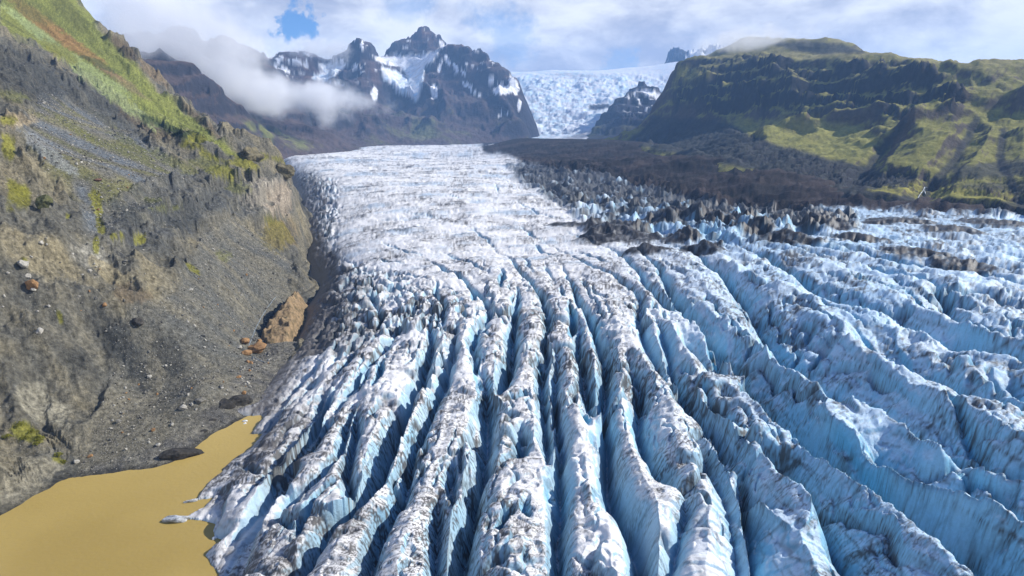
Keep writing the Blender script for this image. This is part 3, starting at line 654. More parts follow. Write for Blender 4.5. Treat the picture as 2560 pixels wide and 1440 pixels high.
# dark lava rock and cliffs, then recess shade painted on the cliff band
wc = lerp(wc, lerp(c_gray*1.1, np.array([0.07, 0.075, 0.078]), e(sstep(-0.3, 0.4, n2+0.5*gu_m))), e(cliffm*0.85))
paint(60, 190, 150, 75, 30, c_dark*1.3, 0.8, 0.2); paint(230, 250, 190, 45, 33, c_dark*1.6, 0.75, 0.2); paint(350, 290, 120, 30, 35, c_brown*0.9, 0.6)
paint(300, 860, 60, 170, -35, c_dark, 0.85, 0.3); paint(420, 880, 40, 100, -30, c_dark*1.1, 0.7, 0.3); paint(60, 960, 90, 170, -10, c_dark*1.7, 0.55, 0.4)
paint(430, 530, 110, 50, 5, c_dark*1.7, 0.75, 0.3); paint(540, 500, 60, 45, 0, c_dark*2.0, 0.7, 0.3); paint(400, 620, 60, 30, 20, c_dark*1.6, 0.6, 0.3); paint(560, 460, 60, 14, -5, c_gray*0.8, 0.8, 0.2); paint(470, 560, 70, 30, 10, c_dark*1.4, 0.7, 0.4); paint(330, 540, 50, 45, 0, c_dark*1.4, 0.7, 0.4)  # darkens the cliff band and paints in shaded recesses for contrast
# pale faces
paint(40, 300, 70, 25, 0, np.array([0.26, 0.21, 0.13]), 0.8, 0.3); paint(665, 485, 75, 55, 0, np.array([0.25, 0.225, 0.18]), 0.75, 0.2); paint(230, 640, 70, 45, 20, np.array([0.25, 0.24, 0.20]), 0.8, 0.3)
paint(110, 1010, 110, 55, 40, np.array([0.24, 0.225, 0.17]), 0.75, 0.3); paint(80, 1200, 130, 60, -28, np.array([0.24, 0.22, 0.16]), 0.7, 0.3); paint(100, 640, 120, 60, 35, c_tan, 0.6, 0.3)
paint(270, 680, 80, 22, 33, c_tan*1.1, 0.8); paint(330, 735, 60, 35, 20, c_brown*1.2, 0.6, 0.3); paint(120, 380, 130, 25, 40, np.array([0.20, 0.21, 0.21]), 0.7, 0.4)
# upper slope: grass, ochre gravel, pale heath
ug = lerp(c_olive*1.3, c_grass, e(sstep(-0.35, 0.4, n1+0.35*gu_f+0.5*sstep(60, -30, (py-(px*0.80+20))))))
wc = lerp(wc, ug, e(upgrass*0.95))
paint(110, 60, 150, 22, 38, c_or, 0.85, 0.1); paint(210, 130, 140, 16, 37, c_or*1.1, 0.8, 0.1); paint(300, 200, 100, 13, 36, c_brown*1.5, 0.6, 0.1)
paint(100, 85, 130, 14, 38, c_pale, 0.8, 0.05); paint(280, 225, 190, 28, 37, c_pale*0.95, 0.75, 0.1); paint(400, 290, 110, 20, 34, c_grass*1.1, 0.85, 0.1); paint(150, 130, 60, 16, 34, c_moss*0.9, 0.7, 0.1)
paint(60, 10, 120, 30, 30, c_olive*1.4, 0.6, 0.2); paint(170, 30, 90, 25, 45, c_olive*1.2, 0.7, 0.2)
paint(420, 320, 95, 16, 27, np.array([0.030, 0.042, 0.016]), 0.85, 0.2); paint(470, 335, 50, 12, 10, np.array([0.026, 0.036, 0.018]), 0.85, 0.2); paint(250, 160, 70, 10, 25, np.array([0.05, 0.07, 0.02]), 0.7, 0.2)
paint(310, 120, 60, 18, 45, c_brown*0.7, 0.8, 0.2); paint(385, 185, 60, 16, 40, c_brown*1.3, 0.75, 0.2); paint(500, 300, 90, 12, 40, c_brown*0.9, 0.7, 0.2)
# moss on benches and ledges
for a in [(480,362,45,16,10),(490,345,30,14,0),(610,405,60,18,15),(640,392,40,14,0),(560,430,55,18,10),(540,395,60,10,20),(700,400,30,8,20),(45,500,45,40,40),(40,470,50,14,40),(20,370,25,45,0),(240,505,22,45,-15),(250,560,14,40,-10),(70,1085,50,28,10),(145,1150,25,10,20),(290,590,25,14,0),(350,600,20,16,0),(480,670,28,10,35),(700,580,50,30,40),(690,560,45,14,30),(170,540,10,8,0),(20,300,30,14,0),(60,650,12,9,0),(240,610,10,30,0),(150,790,12,30,-20)]:
    paint(*a, c_moss*random.Random(a[0]).uniform(0.7, 1.15), 0.9, 0.25)
for a in [(420,400,110,22,25),(330,365,90,20,30),(600,470,40,20,0),(520,410,70,25,10),(690,600,55,45,40),(380,500,30,12,0),(420,520,60,10,0),(560,640,30,20,20),(30,240,60,16,10),(200,330,100,14,33)]:
    paint(*a, c_olive*1.5, 0.6, 0.35)
paint(700, 590, 60, 60, 45, np.array([0.16, 0.115, 0.055]), 0.45, 0.3); paint(700, 500, 45, 60, 0, np.array([0.28, 0.23, 0.17]), 0.6, 0.35)
hid = sstep(1230, 1330, H.R+0*px)
wet = sstep(0.9, 0.1, zz)*sstep(-0.5, 0.0, zz); wc = lerp(wc, wc*0.5, e(wet))
wc *= (1+0.45*e(n3)); wc *= (1 + 0.5*e(fbm(H.X, H.Y, 1.9, 2, 0.7, 250)))
wc = np.clip(wc, 0.008, 0.7); H.col = wc
polar_mesh('hillside', H.X, H.Y, H.Z, wc, M_WALL, keep=(zz[:-1, :-1] > -14))

# ------------------------------------------------------------------ lake
M_W = bpy.data.materials.new('silty_water'); M_W.use_nodes = True
def build_water():
    nt = M_W.node_tree; N = nt.nodes.new; L = nt.links.new; b = nt.nodes['Principled BSDF']
    tc = N('ShaderNodeTexCoord'); n = N('ShaderNodeTexNoise'); n.inputs['Scale'].default_value = 0.009; n.inputs['Detail'].default_value = 5
    L(tc.outputs['Object'], n.inputs['Vector'])
    m = N('ShaderNodeMix'); m.data_type = 'RGBA'; m.inputs[6].default_value = (0.33, 0.235, 0.066, 1); m.inputs[7].default_value = (0.46, 0.335, 0.105, 1)
    mr = N('ShaderNodeMapRange'); mr.inputs['From Min'].default_value = 0.35; mr.inputs['From Max'].default_value = 0.65; L(n.outputs['Fac'], mr.inputs['Value']); L(mr.outputs[0], m.inputs[0])
    L(m.outputs[2], b.inputs['Base Color']); b.inputs['Roughness'].default_value = 0.42; b.inputs['Specular IOR Level'].default_value = 0.25; b.inputs['IOR'].default_value = 1.33
    r = N('ShaderNodeTexNoise'); r.inputs['Scale'].default_value = 0.7; r.inputs['Detail'].default_value = 6; L(tc.outputs['Object'], r.inputs['Vector'])
    bp = N('ShaderNodeBump'); bp.inputs['Strength'].default_value = 0.45; bp.inputs['Distance'].default_value = 0.2; L(r.outputs['Fac'], bp.inputs['Height']); L(bp.outputs[0], b.inputs['Normal'])
build_water()
def poly_obj(name, verts, faces, mat, parent=None, smooth=False):
    me = bpy.data.meshes.new(name); me.from_pydata(verts, [], faces); me.update()
    if smooth: me.polygons.foreach_set('use_smooth', [True]*len(me.polygons))
    if mat: me.materials.append(mat)
    o = bpy.data.objects.new(name, me); COL.objects.link(o); o.parent = parent; return o
lake = poly_obj('lake', [(-420, 40, 0), (-20, 40, 0), (-20, 200, 0), (-90, 330, 0), (-420, 330, 0)], [(0, 1, 2, 3, 4)], M_W); lake['kind'] = 'structure'

# ------------------------------------------------------------------ the big hill on the right
R_SKY = [(1690,163,2900),(1720,160,2950),(1765,150,3000),(1800,138,3150),(1830,118,3300),(1850,106,3350),(1950,103,3250),(2000,105,3200),(2050,104,3100),(2100,107,3000),(2140,118,2920),(2165,133,2850),(2220,150,2650),(2280,160,2500),(2400,176,2300),(2480,182,2250),(2560,188,2200),(2700,195,2100),(2900,200,2000)]
R_R = R_SKY + [(1562,354,2500),(1650,366,2050),(1800,396,1500),(1950,432,1230),(2100,482,1040),(2300,514,950),(2560,541,880),(2800,560,850),(3000,570,800),
 (1700,345,2300),(1840,325,1880),(1960,362,1560),(2090,396,1350),(2200,425,1220),(2300,440,1150),(2400,445,1110),(2560,430,1100),(2800,430,1050),
 (1780,262,2350),(1900,285,2150),(2000,300,1960),(2100,300,1880),(2250,300,1660),(2400,310,1480),(2560,330,1380),(2800,330,1300),
 (1760,205,2560),(1880,172,2520),(2000,160,2350),(2110,165,2260),(2220,195,2060),(2350,215,1880),(2560,235,1700),(2800,240,1600),
 (1688,200,2860),(1670,236,2810),(1640,270,2750),(1600,312,2640),(1720,300,2480),(1800,345,1900),(1740,180,2850),(1850,140,2950),(1950,135,2850),(2050,140,2750),
 (1760,380,1640),(1900,400,1400),(2000,430,1230),(2200,470,1070),(2450,490,970),(1820,230,2420),(2300,250,1800),(2100,230,2160)]
rx_ = []
for a, b, r in R_SKY:
    x, y, z = unp_r(a, b, r)
    for k, dz in ((1.15, 40), (1.4, 150)): rx_.append((float(x*k), float(y*k), float(z)-dz))
for a, r, z in ((1665,3000,150),(1640,3000,120),(1610,2950,70),(1560,2800,60),(1500,2700,60),(1640,3400,60),(1560,3400,50),(1520,2400,60),(1650,4000,50)):
    x, y, _ = unp_r(a, 300, r); rx_.append((float(x), float(y), z))
for a, r, z in ((1700,1700,40),(1850,1250,20),(2000,1030,10),(2200,880,5),(2500,780,0),(2900,700,0),(1600,2000,60)):
    x, y, _ = unp_r(a, 400, r); rx_.append((float(x), float(y), z))
hill_tps = fit(R_R, [], rx_, 2e-4)
K = Grid(6.5, 45.0, 520, np.exp(np.linspace(math.log(800), math.log(3900), 270)))
z0 = hill_tps(K.X, K.Y); px, py = project(K.X, K.Y, z0)
warp = fbm(K.X, K.Y, 300, 4, 0.55, 301)
ups = sstep(410, 330, py)
rgk = ridged(K.X+140*warp, K.Y+90*warp, 460, 6, 0.42, 303)
# gullied bank under the bench
bank = pmask(px, py, [(1560,360),(1700,330),(1830,318),(1960,360),(2090,396),(2200,425),(2300,438),(2400,445),(2560,425),(2900,430),(2900,520),(2560,500),(2300,480),(2150,478),(1950,428),(1800,394),(1650,366)], 8, 12, 304, 60)
gxk = np.gradient(z0, axis=0)/np.gradient(K.R, axis=0); gak = np.gradient(z0, axis=1)/(np.gradient(K.A, axis=1)*K.R)
kx = gxk*np.sin(K.A)+gak*np.cos(K.A); ky = gxk*np.cos(K.A)-gak*np.sin(K.A); kn = np.hypot(kx, ky)+1e-3; kx /= kn; ky /= kn
def kg(lam, n, step, seed):
    s = 0
    for k in range(n):
        t = (k-(n-1)/2)*step*lam; s = s+pn((K.X+kx*t)/lam, (K.Y+ky*t)/lam, seed)
    return (s/n*math.sqrt(n)*1.2).astype(f32)
kb = kg(70, 6, 0.8, 310); km_ = kg(26, 7, 0.8, 312); kf = kg(12, 6, 0.8, 313)
zk = z0 + (rgk-0.4)*52*ups*sstep(0, 1, 1-bank)*(0.12+0.88*sstep(135, 215, py))
zk += (rgk-0.4)*26*(1-bank)
zk += bank*(-np.abs(km_)*20 + kf*4) + (kb*11*ups + km_*3.5)*(0.25+0.75*sstep(135, 215, py))
perk = 46.0; ph = (zk+22*warp)/perk; fr = ph-np.floor(ph)
cl = pmask(px, py, [(1690,160),(1900,150),(2110,160),(2300,190),(2420,240),(2380,300),(2200,290),(2000,300),(1880,270),(1760,280),(1680,300)], 14, 18, 305, 90)
low = pmask(px, py, [(2150,470),(2900,470),(2900,580),(2100,530)], 10)
zk += (sstep(0.3, 0.55, fr)-fr)*perk*np.clip(cl*0.75+low*0.6+0.05*ups, 0, 0.8)*(1-bank)
ph = (zk+6*warp)/15.0; fr = ph-np.floor(ph); zk += (sstep(0.3, 0.6, fr)-fr)*15*np.clip(cl*0.4+low*0.6+.03, 0, 0.8)*(1-bank)
zk += fbm(K.X, K.Y, 40, 5, 0.6, 306)*6 + cl*(ridged(K.X, K.Y, 170, 5, 0.5, 307)-.4)*46
# stream gorges
GORGE = [([(1990,298),(2260,306),(2215,365),(2185,400),(2150,470)][1:], 26, 15), ([(2440,300),(2420,345),(2390,400),(2350,440),(2320,475),(2305,512)], 26, 16), ([(2510,330),(2500,400),(2535,470),(2560,520)], 24, 10)]
for pts, wd, dp in GORGE:
    q = []
    for a, b in pts:
        i = None
        d = ray(a, b); h = math.hypot(d[0], d[1])
        for r in np.arange(820, 3600, 6.0):
            x, y, z = d[0]/h*r, d[1]/h*r, CAM_H+d[2]/h*r
            if K.look(z0, np.array(x), np.array(y)) > z: q.append((float(x), float(y))); break
    if len(q) > 1:
        dd = seg_dist(K.X+warp*20, K.Y, q); zk -= dp*np.clip(1-dd/wd, 0, 1)**0.8
K.Z = zk
px, py = project(K.X, K.Y, zk)
m1 = fbm(K.X, K.Y, 150, 5, 0.6, 320); m2 = fbm(K.X, K.Y, 45, 5, 0.62, 322); m3 = fbm(K.X, K.Y, 16, 4, 0.65, 324)
g_gr = np.array([0.215, 0.205, 0.055]); g_dk = np.array([0.026, 0.028, 0.033]); g_br = np.array([0.075, 0.060, 0.055]); g_yl = np.array([0.25, 0.23, 0.045]); g_tan = np.array([0.20, 0.175, 0.085])
gs = np.gradient(zk, axis=0)/np.gradient(K.R, axis=0); ga_ = np.gradient(zk, axis=1)/(np.gradient(K.A, axis=1)*K.R); slk = np.hypot(gs, ga_)
kc = lerp(g_gr, g_br, e(sstep(0.5, 1.1, slk + 0.5*m2)*0.95))
kc = lerp(kc, g_yl, e(sstep(0.15, 0.7, m1*0.7+m2*0.6)*sstep(0.9, 0.4, slk)*0.6))
kc = lerp(kc, g_tan*1.15, e(sstep(260, 130, py)*sstep(0.8, 0.3, slk)*0.75))
kc = lerp(kc, g_dk, e(np.clip(cl*sstep(0.45, 0.95, slk+0.3*m2), 0, 1)*0.9))
lower = pmask(px, py, [(1540,370),(1640,290),(1800,300),(1870,330),(1960,366),(2090,398),(2200,428),(2300,438),(2250,480),(2330,520),(2100,500),(1900,430),(1750,400),(1600,365)], 7, 10, 330, 50)
kc = lerp(kc, g_dk*1.3+0.012*e(km_), e(lower*0.93))
kc = lerp(kc, g_dk*1.35, e(pmask(px, py, [(2380,420),(2560,395),(2900,390),(2900,450),(2560,440),(2400,450)], 6, 14, 331, 40)*0.8))
kc = lerp(kc, g_dk*1.2, e(pmask(px, py, [(2400,460),(2560,452),(2900,450),(2900,480),(2560,482),(2420,475)], 5, 8, 332, 40)*0.7))
kc = lerp(kc, g_yl*1.15, e(pmask(px, py, [(2150,475),(2280,455),(2350,470),(2560,480),(2900,480),(2900,505),(2560,500),(2330,495),(2250,490),(2200,500)], 6, 10, 333, 30)*sstep(-0.3, 0.3, m3+m2)*0.8))
kc = lerp(kc, g_dk, e(pmask(px, py, [(2330,500),(2560,505),(2900,505),(2900,560),(2560,550),(2350,525)], 5, 6, 334, 30)*0.8))
yb = pmask(px, py, [(1690,165),(1740,170),(1790,180),(1740,190),(1700,210),(1680,225)], 8, 10, 335, 30); kc = lerp(kc, g_yl*1.2, e(yb*sstep(-0.4, 0.3, m2)*0.8))
gg = pmask(px, py, [(1880,330),(1960,290),(2100,310),(2200,350),(2150,395),(2080,392),(1960,360)], 12, 14, 336, 60); kc = lerp(kc, g_gr*1.25, e(gg*0.7))
for pts, wd, dp in GORGE:
    dd = seg_dist(px+m2*9, py, pts); kc = lerp(kc, g_dk*1.1, e(sstep(17, 5, dd)*0.85))
kc = lerp(kc, g_dk*1.1, e(pmask(px, py, [(1900,105),(2050,104),(2140,118),(2165,133),(2050,135),(1990,128)], 5, 6, 337, 30)*0.8))
kc *= 1+0.3*e(m3)
kc = np.clip(kc, 0.01, 0.6)
polar_mesh('hill', K.X, K.Y, K.Z, kc, M_HILL)

# ------------------------------------------------------------------ far mountains and the icefall
def mountain(name, sky, ctrl, low, az, rr, shape, colour, mat=None, nc=300, nr=200, drop=((1.10, 120), (1.35, 450)), lam=2e-4, cut=None, kind='structure'):
    xs = []
    for a, b, r in sky:
        x, y, z = unp_r(a, b, r)
        for k, dz in drop: xs.append((float(x*k), float(y*k), float(z)-dz))
    for a, r, z in low:
        x, y, _ = unp_r(a, 360, r); xs.append((float(x), float(y), z))
    t = fit(sky+ctrl, [], xs, lam)
    g = Grid(az[0], az[1], nc, np.exp(np.linspace(math.log(rr[0]), math.log(rr[1]), nr)))
    g.Z0 = t(g.X, g.Y); g.PX, g.PY = project(g.X, g.Y, g.Z0)
    g.Z = shape(g); g.PX, g.PY = project(g.X, g.Y, g.Z)
    a = np.gradient(g.Z, axis=0)/np.gradient(g.R, axis=0); b = np.gradient(g.Z, axis=1)/(np.gradient(g.A, axis=1)*g.R); g.slope = np.hypot(a, b)
    g.col = np.clip(colour(g), 0.01, 0.85)
    g.ob = polar_mesh(name, g.X, g.Y, g.Z, g.col, mat or M_FAR, kind=kind, keep=(g.Z[:-1, :-1] > 20))
    return g
f_rock = np.array([0.034, 0.032, 0.040]); f_brown = np.array([0.080, 0.060, 0.057]); f_snow = np.array([0.78, 0.79, 0.82]); f_green = np.array([0.10, 0.10, 0.04]); f_ice = np.array([0.50, 0.62, 0.72])
# the ridge in front of the massif, half hidden by cloud
skyA = [(380,120,4000),(440,100,4050),(478,96,4100),(500,99,4100),(530,118,4050),(560,142,4000),(590,150,4000),(620,170,4000),(650,178,4000),(700,215,3850),(740,262,3650),(790,300,3400),(830,335,3200),(868,366,3000)]
ctlA = [(600,392,2000),(660,388,2150),(705,378,2350),(760,374,2600),(820,371.5,2850),(620,330,2150),(560,280,2200),(500,215,2400),(485,195,2500),(640,300,2600),(700,340,2650),(580,250,2700),(620,230,3200),(560,190,3300),(740,335,2900),(680,270,3200),(700,310,2950),(480,160,3300),(400,200,2500),(420,260,2000),(500,330,1800),(440,160,3000)]
lowA = [(885,3000,40),(900,3400,30),(870,2600,20),(860,2200,10),(780,2150,10),(700,1850,0),(640,1600,0),(960,3200,0),(900,4200,30)]
def shA(g):
    w = fbm(g.X, g.Y, 500, 4, .55, 401); r = ridged(g.X+150*w, g.Y+120*w, 620, 6, .45, 402)
    m = sstep(365, 290, g.PY)
    z = g.Z0 + (r-0.38)*120*m + (r-.38)*25 + fbm(g.X, g.Y, 80, 5, .6, 404)*13
    p = 55.0; f = (z+30*w)/p; f = f-np.floor(f); return z + (sstep(.3, .55, f)-f)*p*0.28*m
def coA(g):
    n = fbm(g.X, g.Y, 170, 5, .6, 410); n2 = fbm(g.X, g.Y, 50, 5, .6, 411)
    c = lerp(f_brown*1.05, f_rock, e(sstep(0.7, 1.25, g.slope+0.5*n2)))
    gm = pmask(g.PX, g.PY, [(590,290),(640,300),(700,330),(760,352),(800,368),(740,372),(680,350),(620,330)], 12, 14, 412, 40)
    c = lerp(c, np.array([0.17, 0.18, 0.05]), e(gm*sstep(-.3, .3, n+n2)*0.85))
    c = lerp(c, f_brown*1.5, e(sstep(.2, .6, n)*.5))
    return c*(1+.25*e(n2))
gA = mountain('mountain', skyA, ctlA, lowA, (-32, -13), (1750, 4700), shA, coA, nc=330, nr=190)
# the main massif
skyB = [(560,150,5300),(600,142,5300),(640,138,5200),(665,137,5200),(690,148,5200),(705,138,5200),(760,137,5250),(778,150,5300),(790,152,5500),(830,153,5600),(862,150,5500),(884,140,5300),(895,106,5200),(912,107,5200),(920,118,5250),(926,138,5300),(960,140,5700),(1000,145,5900),(1040,140,6000),(1062,132,5900),(1070,96,5850),(1092,94,5850),(1102,104,5600),(1112,118,5400),(1118,104,5200),(1130,101,5200),(1140,108,5200),(1152,124,5150),(1165,136,5100),(1200,155,5000),(1230,168,4950),(1252,186,4900),(1270,204,4800),(1288,230,4700),(1302,240,4650)]
ctlB = [(860,370,2950),(930,370.5,3200),(1000,370,3420),(1060,368.5,3520),(1120,367.5,3600),(1180,367,3700),(1240,363,3850),(1280,352,4000),(1302,325,4150),(1306,280,4400),
 (905,180,4850),(935,215,4700),(880,200,4900),(960,250,4750),(1010,180,5300),(1040,220,4850),(1050,250,4650),(985,200,5050),(1080,180,4900),(1130,150,5050),(1130,220,4700),(1160,260,4450),(1200,230,4650),(1250,240,4650),(1100,300,4200),(1020,310,4050),(1140,320,4000),(1220,310,4150),(1060,290,4250),(900,280,4200),(820,330,3600),(860,290,4000),(940,320,3800),(780,200,4950),(740,170,5050),(700,200,4900),(820,200,5000),(850,240,4600),(780,260,4300),(1010,345,3700),(1180,345,3900)]
lowB = [(1325,4300,30),(1320,4700,100),(1335,5200,150),(1350,4000,20),(1200,3300,20),(1000,3100,15),(860,2700,10),(700,3000,50),(600,3800,150)]
def shB(g):
    w = fbm(g.X, g.Y, 600, 4, .55, 421); r = ridged(g.X+200*w, g.Y+150*w, 800, 7, .45, 422)
    m = sstep(368, 330, g.PY)
    sk = sstep(0, 500, np.hypot(g.X, g.Y)*0+700)
    z = g.Z0 + (r-0.40)*190*m*sk + fbm(g.X, g.Y, 130, 6, .6, 424)*20*m + fbm(g.X, g.Y, 34, 3, .6, 425)*6
    p = 70.0; f = (z+40*w)/p; f = f-np.floor(f); z = z + (sstep(.3, .55, f)-f)*p*0.3*m*sstep(300, 150, g.PY)
    ic = icy(g); return lerp(z, g.Z0 + fbm(g.X, g.Y, 60, 4, .6, 426)*9, e(ic)[..., 0]*0.8)
ICEB = [[(935,142),(1060,138),(1100,122),(1085,150),(1062,165),(1058,200),(1045,250),(1040,256),(1020,235),(1018,190),(1000,165),(965,160),(940,152)],
 [(948,165),(975,172),(1018,192),(1030,240),(1000,235),(985,215),(960,200)],[(790,158),(870,160),(850,178),(820,200),(862,212),(870,215),(845,212),(810,205),(780,195),(808,178)]]
def icy(g):
    o = 0
    for p in ICEB: o = np.maximum(o, pmask(g.PX, g.PY, p, 3.5, 5, 431, 20))
    return o
SNOWP = [(1118,150,6,16,-25),(1140,170,5,14,-20),(1160,180,12,4,40),(1170,215,22,5,40),(1255,225,30,12,0),(1225,200,10,4,20),(1285,215,10,26,-20),(1190,232,18,5,35),(1100,168,4,16,20),(1085,230,10,18,0),(700,150,8,14,30),(740,152,26,5,10),(715,175,16,5,50),(765,160,6,10,0),(890,168,12,5,-20),(905,112,4,12,0),(1260,285,16,4,-20),(1298,262,5,14,0),(850,155,20,5,0),(1005,155,50,12,0),(1105,112,10,10,-40),(672,142,8,4,10),(690,165,5,10,30),(935,235,10,16,0)]
def coB(g):
    n = fbm(g.X, g.Y, 260, 5, .6, 440); n2 = fbm(g.X, g.Y, 75, 5, .62, 441); n3 = fbm(g.X, g.Y, 30, 3, .6, 442)
    c = lerp(f_brown, f_rock, e(sstep(0.75, 1.35, g.slope+0.5*n2)))
    c = lerp(c, np.array([0.17, 0.10, 0.075]), e(sstep(.0, .5, n)*sstep(260, 160, g.PY)*0.7))
    c = lerp(c, f_green, e(sstep(.0, .4, n+.5*n2)*sstep(230, 300, g.PY)*sstep(1.3, .7, g.slope)*0.8))
    c = lerp(c, np.array([0.17, 0.18, 0.08]), e(pmask(g.PX, g.PY, [(1030,300),(1080,298),(1095,330),(1060,350),(1030,345)], 8, 14, 443, 30)*.6))
    s = 0*g.Z
    for a, b, rx, ry, an in SNOWP:
        q = math.radians(an); dx = g.PX-a+n2*10; dy = g.PY-b+n3*8; u_ = (dx*math.cos(q)+dy*math.sin(q))/rx; v_ = (-dx*math.sin(q)+dy*math.cos(q))/ry
        s = np.maximum(s, sstep(-.1, .35, 1-(u_*u_+v_*v_)+n3*.5))
    s = np.maximum(s, sstep(.26, .44, n2+0.6*n3)*sstep(230, 150, g.PY)*sstep(1.5, .9, g.slope)*.9)
    c = lerp(c, f_snow, e(s))
    ic = icy(g); c = lerp(c, lerp(f_snow*0.97, f_ice, e(sstep(-.3, .4, n2+n3)*sstep(140, 200, g.PY))), e(ic))
    return c*(1+.18*e(n3))
gB = mountain('mountain', skyB, ctlB, lowB, (-24.5, 3.0), (2750, 6700), shB, coB, nc=500, nr=220, drop=((1.06, 60), (1.3, 300)), lam=5e-5)
# icefall coming down from the ice cap
skyI = [(1180,182,7200),(1250,179,7200),(1330,179,7300),(1375,175,7400),(1420,176,7400),(1480,176,7400),(1500,176,7400),(1560,170,7500),(1600,167,7500),(1640,163,7500),(1680,156,7500),(1730,150,7500),(1800,140,7500)]
ctlI = [(1290,240,5900),(1350,230,6100),(1450,230,6100),(1550,215,6500),(1620,205,6700),(1680,200,6800),(1320,290,5200),(1400,280,5300),(1500,262,5500),(1600,235,6000),(1660,225,6400),(1320,330,4600),(1400,320,4700),(1480,318,4600),(1560,300,4700),(1300,352,4100),(1360,351,4000),(1430,351,3900),(1500,351.5,3850),(1560,352,3850),(1650,330,4000),(1250,350,4300),(1250,250,5800),(1180,250,6400),(1280,358,3600),(1450,353,3500)]
lowI = [(1400,3200,52),(1250,3300,45),(1600,3000,50)]
def shI(g):
    w = fbm(g.X, g.Y, 400, 4, .55, 451); b1, b2, bi = worley(g.X+30*w, g.Y*1.4+20*w, 48, 452)
    m = sstep(352, 325, g.PY)*sstep(176, 200, g.PY)
    return g.Z0 + (0.5-b1)*12*m*(0.4+0.9*bi) + fbm(g.X, g.Y, 420, 4, .6, 457)*45*m + fbm(g.X, g.Y, 130, 5, .6, 453)*24*m + fbm(g.X, g.Y, 40, 4, .6, 454)*(3+8*m) - np.abs(fbm(g.X, g.Y, 220, 3, .5, 456))*34*m
def coI(g):
    n = fbm(g.X, g.Y, 300, 5, .6, 460); n2 = fbm(g.X, g.Y, 70, 5, .6, 461); n3 = fbm(g.X*1.0, g.Y*0.5, 45, 4, .65, 462)
    c = lerp(f_snow*.92, np.array([0.40, 0.60, 0.72]), e(sstep(-.35, .45, n2+.5*n3+.3*n)*.75))
    c = lerp(c, np.array([0.27, 0.27, 0.30]), e(sstep(.05, .5, fbm(g.X*.5+g.Y*.2, g.Y, 260, 5, .65, 463))*0.6))
    med = pmask(g.PX, g.PY, [(1380,352),(1440,336),(1490,326),(1530,318),(1500,335),(1470,345),(1440,352)], 5, 6, 464, 20); c = lerp(c, np.array([0.13, 0.12, 0.13]), e(med*.75))
    rk = pmask(g.PX, g.PY, [(1470,266),(1490,260),(1520,258),(1528,266),(1490,276),(1472,272)], 3, 5, 465, 14); c = lerp(c, f_rock*.8, e(rk))
    c = lerp(c, f_snow, e(pmask(g.PX, g.PY, [(1490,172),(1700,150),(1700,195),(1640,200),(1500,186)], 6, 10, 466, 30)*.5))
    return c
gI = mountain('icefall', skyI, ctlI, lowI, (-4.5, 20), (3150, 8000), shI, coI, mat=M_ICE, nc=420, nr=230, drop=((1.08, 20),), lam=1e-4)
# rock spur standing in the icefall
skyC = [(1468,350,4050),(1482,330,4250),(1500,305,4500),(1520,282,4700),(1540,262,4850),(1555,245,4950),(1572,228,5050),(1590,219,5100),(1612,221,5100),(1635,228,5100),(1655,238,5100),(1690,262,5000)]
ctlC = [(1480,351,3900),(1540,352,3750),(1600,352,3650),(1540,320,4150),(1580,290,4350),(1620,270,4500),(1600,250,4700),(1560,290,4450),(1640,310,4000),(1700,340,3700)]
lowC = [(1452,4100,40),(1455,4500,80),(1450,3700,30),(1520,3450,30),(1600,3400,20)]
def shC(g):
    w = fbm(g.X, g.Y, 400, 4, .55, 471); r = ridged(g.X+80*w, g.Y, 330, 6, .55, 472); z = g.Z0+(r-.4)*85*sstep(352, 320, g.PY)+fbm(g.X, g.Y, 60, 4, .6, 473)*9
    p = 50.0; f = (z+30*w)/p; f = f-np.floor(f); return z + (sstep(.3, .55, f)-f)*p*0.5
def coC(g):
    n = fbm(g.X, g.Y, 150, 5, .6, 480); n2 = fbm(g.X, g.Y, 60, 5, .62, 481); c = lerp(f_rock*1.2, f_rock*.8, e(sstep(-.3, .4, n)))
    c = lerp(c, f_green*.9, e(sstep(290, 320, g.PY)*sstep(-.1, .4, n)*.7))
    s = sstep(.16, .34, n2)*pmask(g.PX, g.PY, [(1565,240),(1600,222),(1660,235),(1665,290),(1600,290),(1560,275)], 10); s = np.maximum(s, pmask(g.PX, g.PY, [(1585,225),(1620,223),(1655,236),(1650,252),(1620,236)], 4, 6, 483, 20))
    return lerp(c, f_snow, e(s))
gC = mountain('mountain', skyC, ctlC, lowC, (6.5, 17), (3350, 5700), shC, coC, nc=210, nr=150)
# jagged peak and snowy ridge behind the hill
skyD = [(1650,166,8200),(1662,160,8200),(1668,140,8200),(1676,130,8200),(1690,127,8200),(1704,131,8200),(1712,145,8200),(1724,151,8200),(1745,146,8200),(1760,136,8100),(1790,124,8000),(1802,118,7900),(1812,121,7800),(1840,110,7700),(1880,108,7700),(1920,120,7700)]
ctlD = [(1660,170,7900),(1700,165,7800),(1760,165,7600),(1850,150,7300),(1900,160,7300)]
def shD(g):
    w = fbm(g.X, g.Y, 300, 4, .6, 491); return g.Z0+(ridged(g.X+60*w, g.Y, 190, 5, .65, 492)-.45)*140
def coD(g):
    n = fbm(g.X, g.Y, 160, 5, .6, 495); c = f_rock*.9+0*e(n); return lerp(c, f_snow, e(sstep(-.05, .25, n+.5*sstep(1718, 1735, g.PX)-.3*sstep(1715, 1700, g.PX)-.35*sstep(150, 138, g.PY)*sstep(1720, 1712, g.PX))))
gD = mountain('mountain', skyD, ctlD, [(1640,8200,300),(1700,7400,350),(1900,7000,300)], (12.5, 22), (7300, 9000), shD, coD, nc=200, nr=90, drop=((1.05, 150), (1.12, 450)))

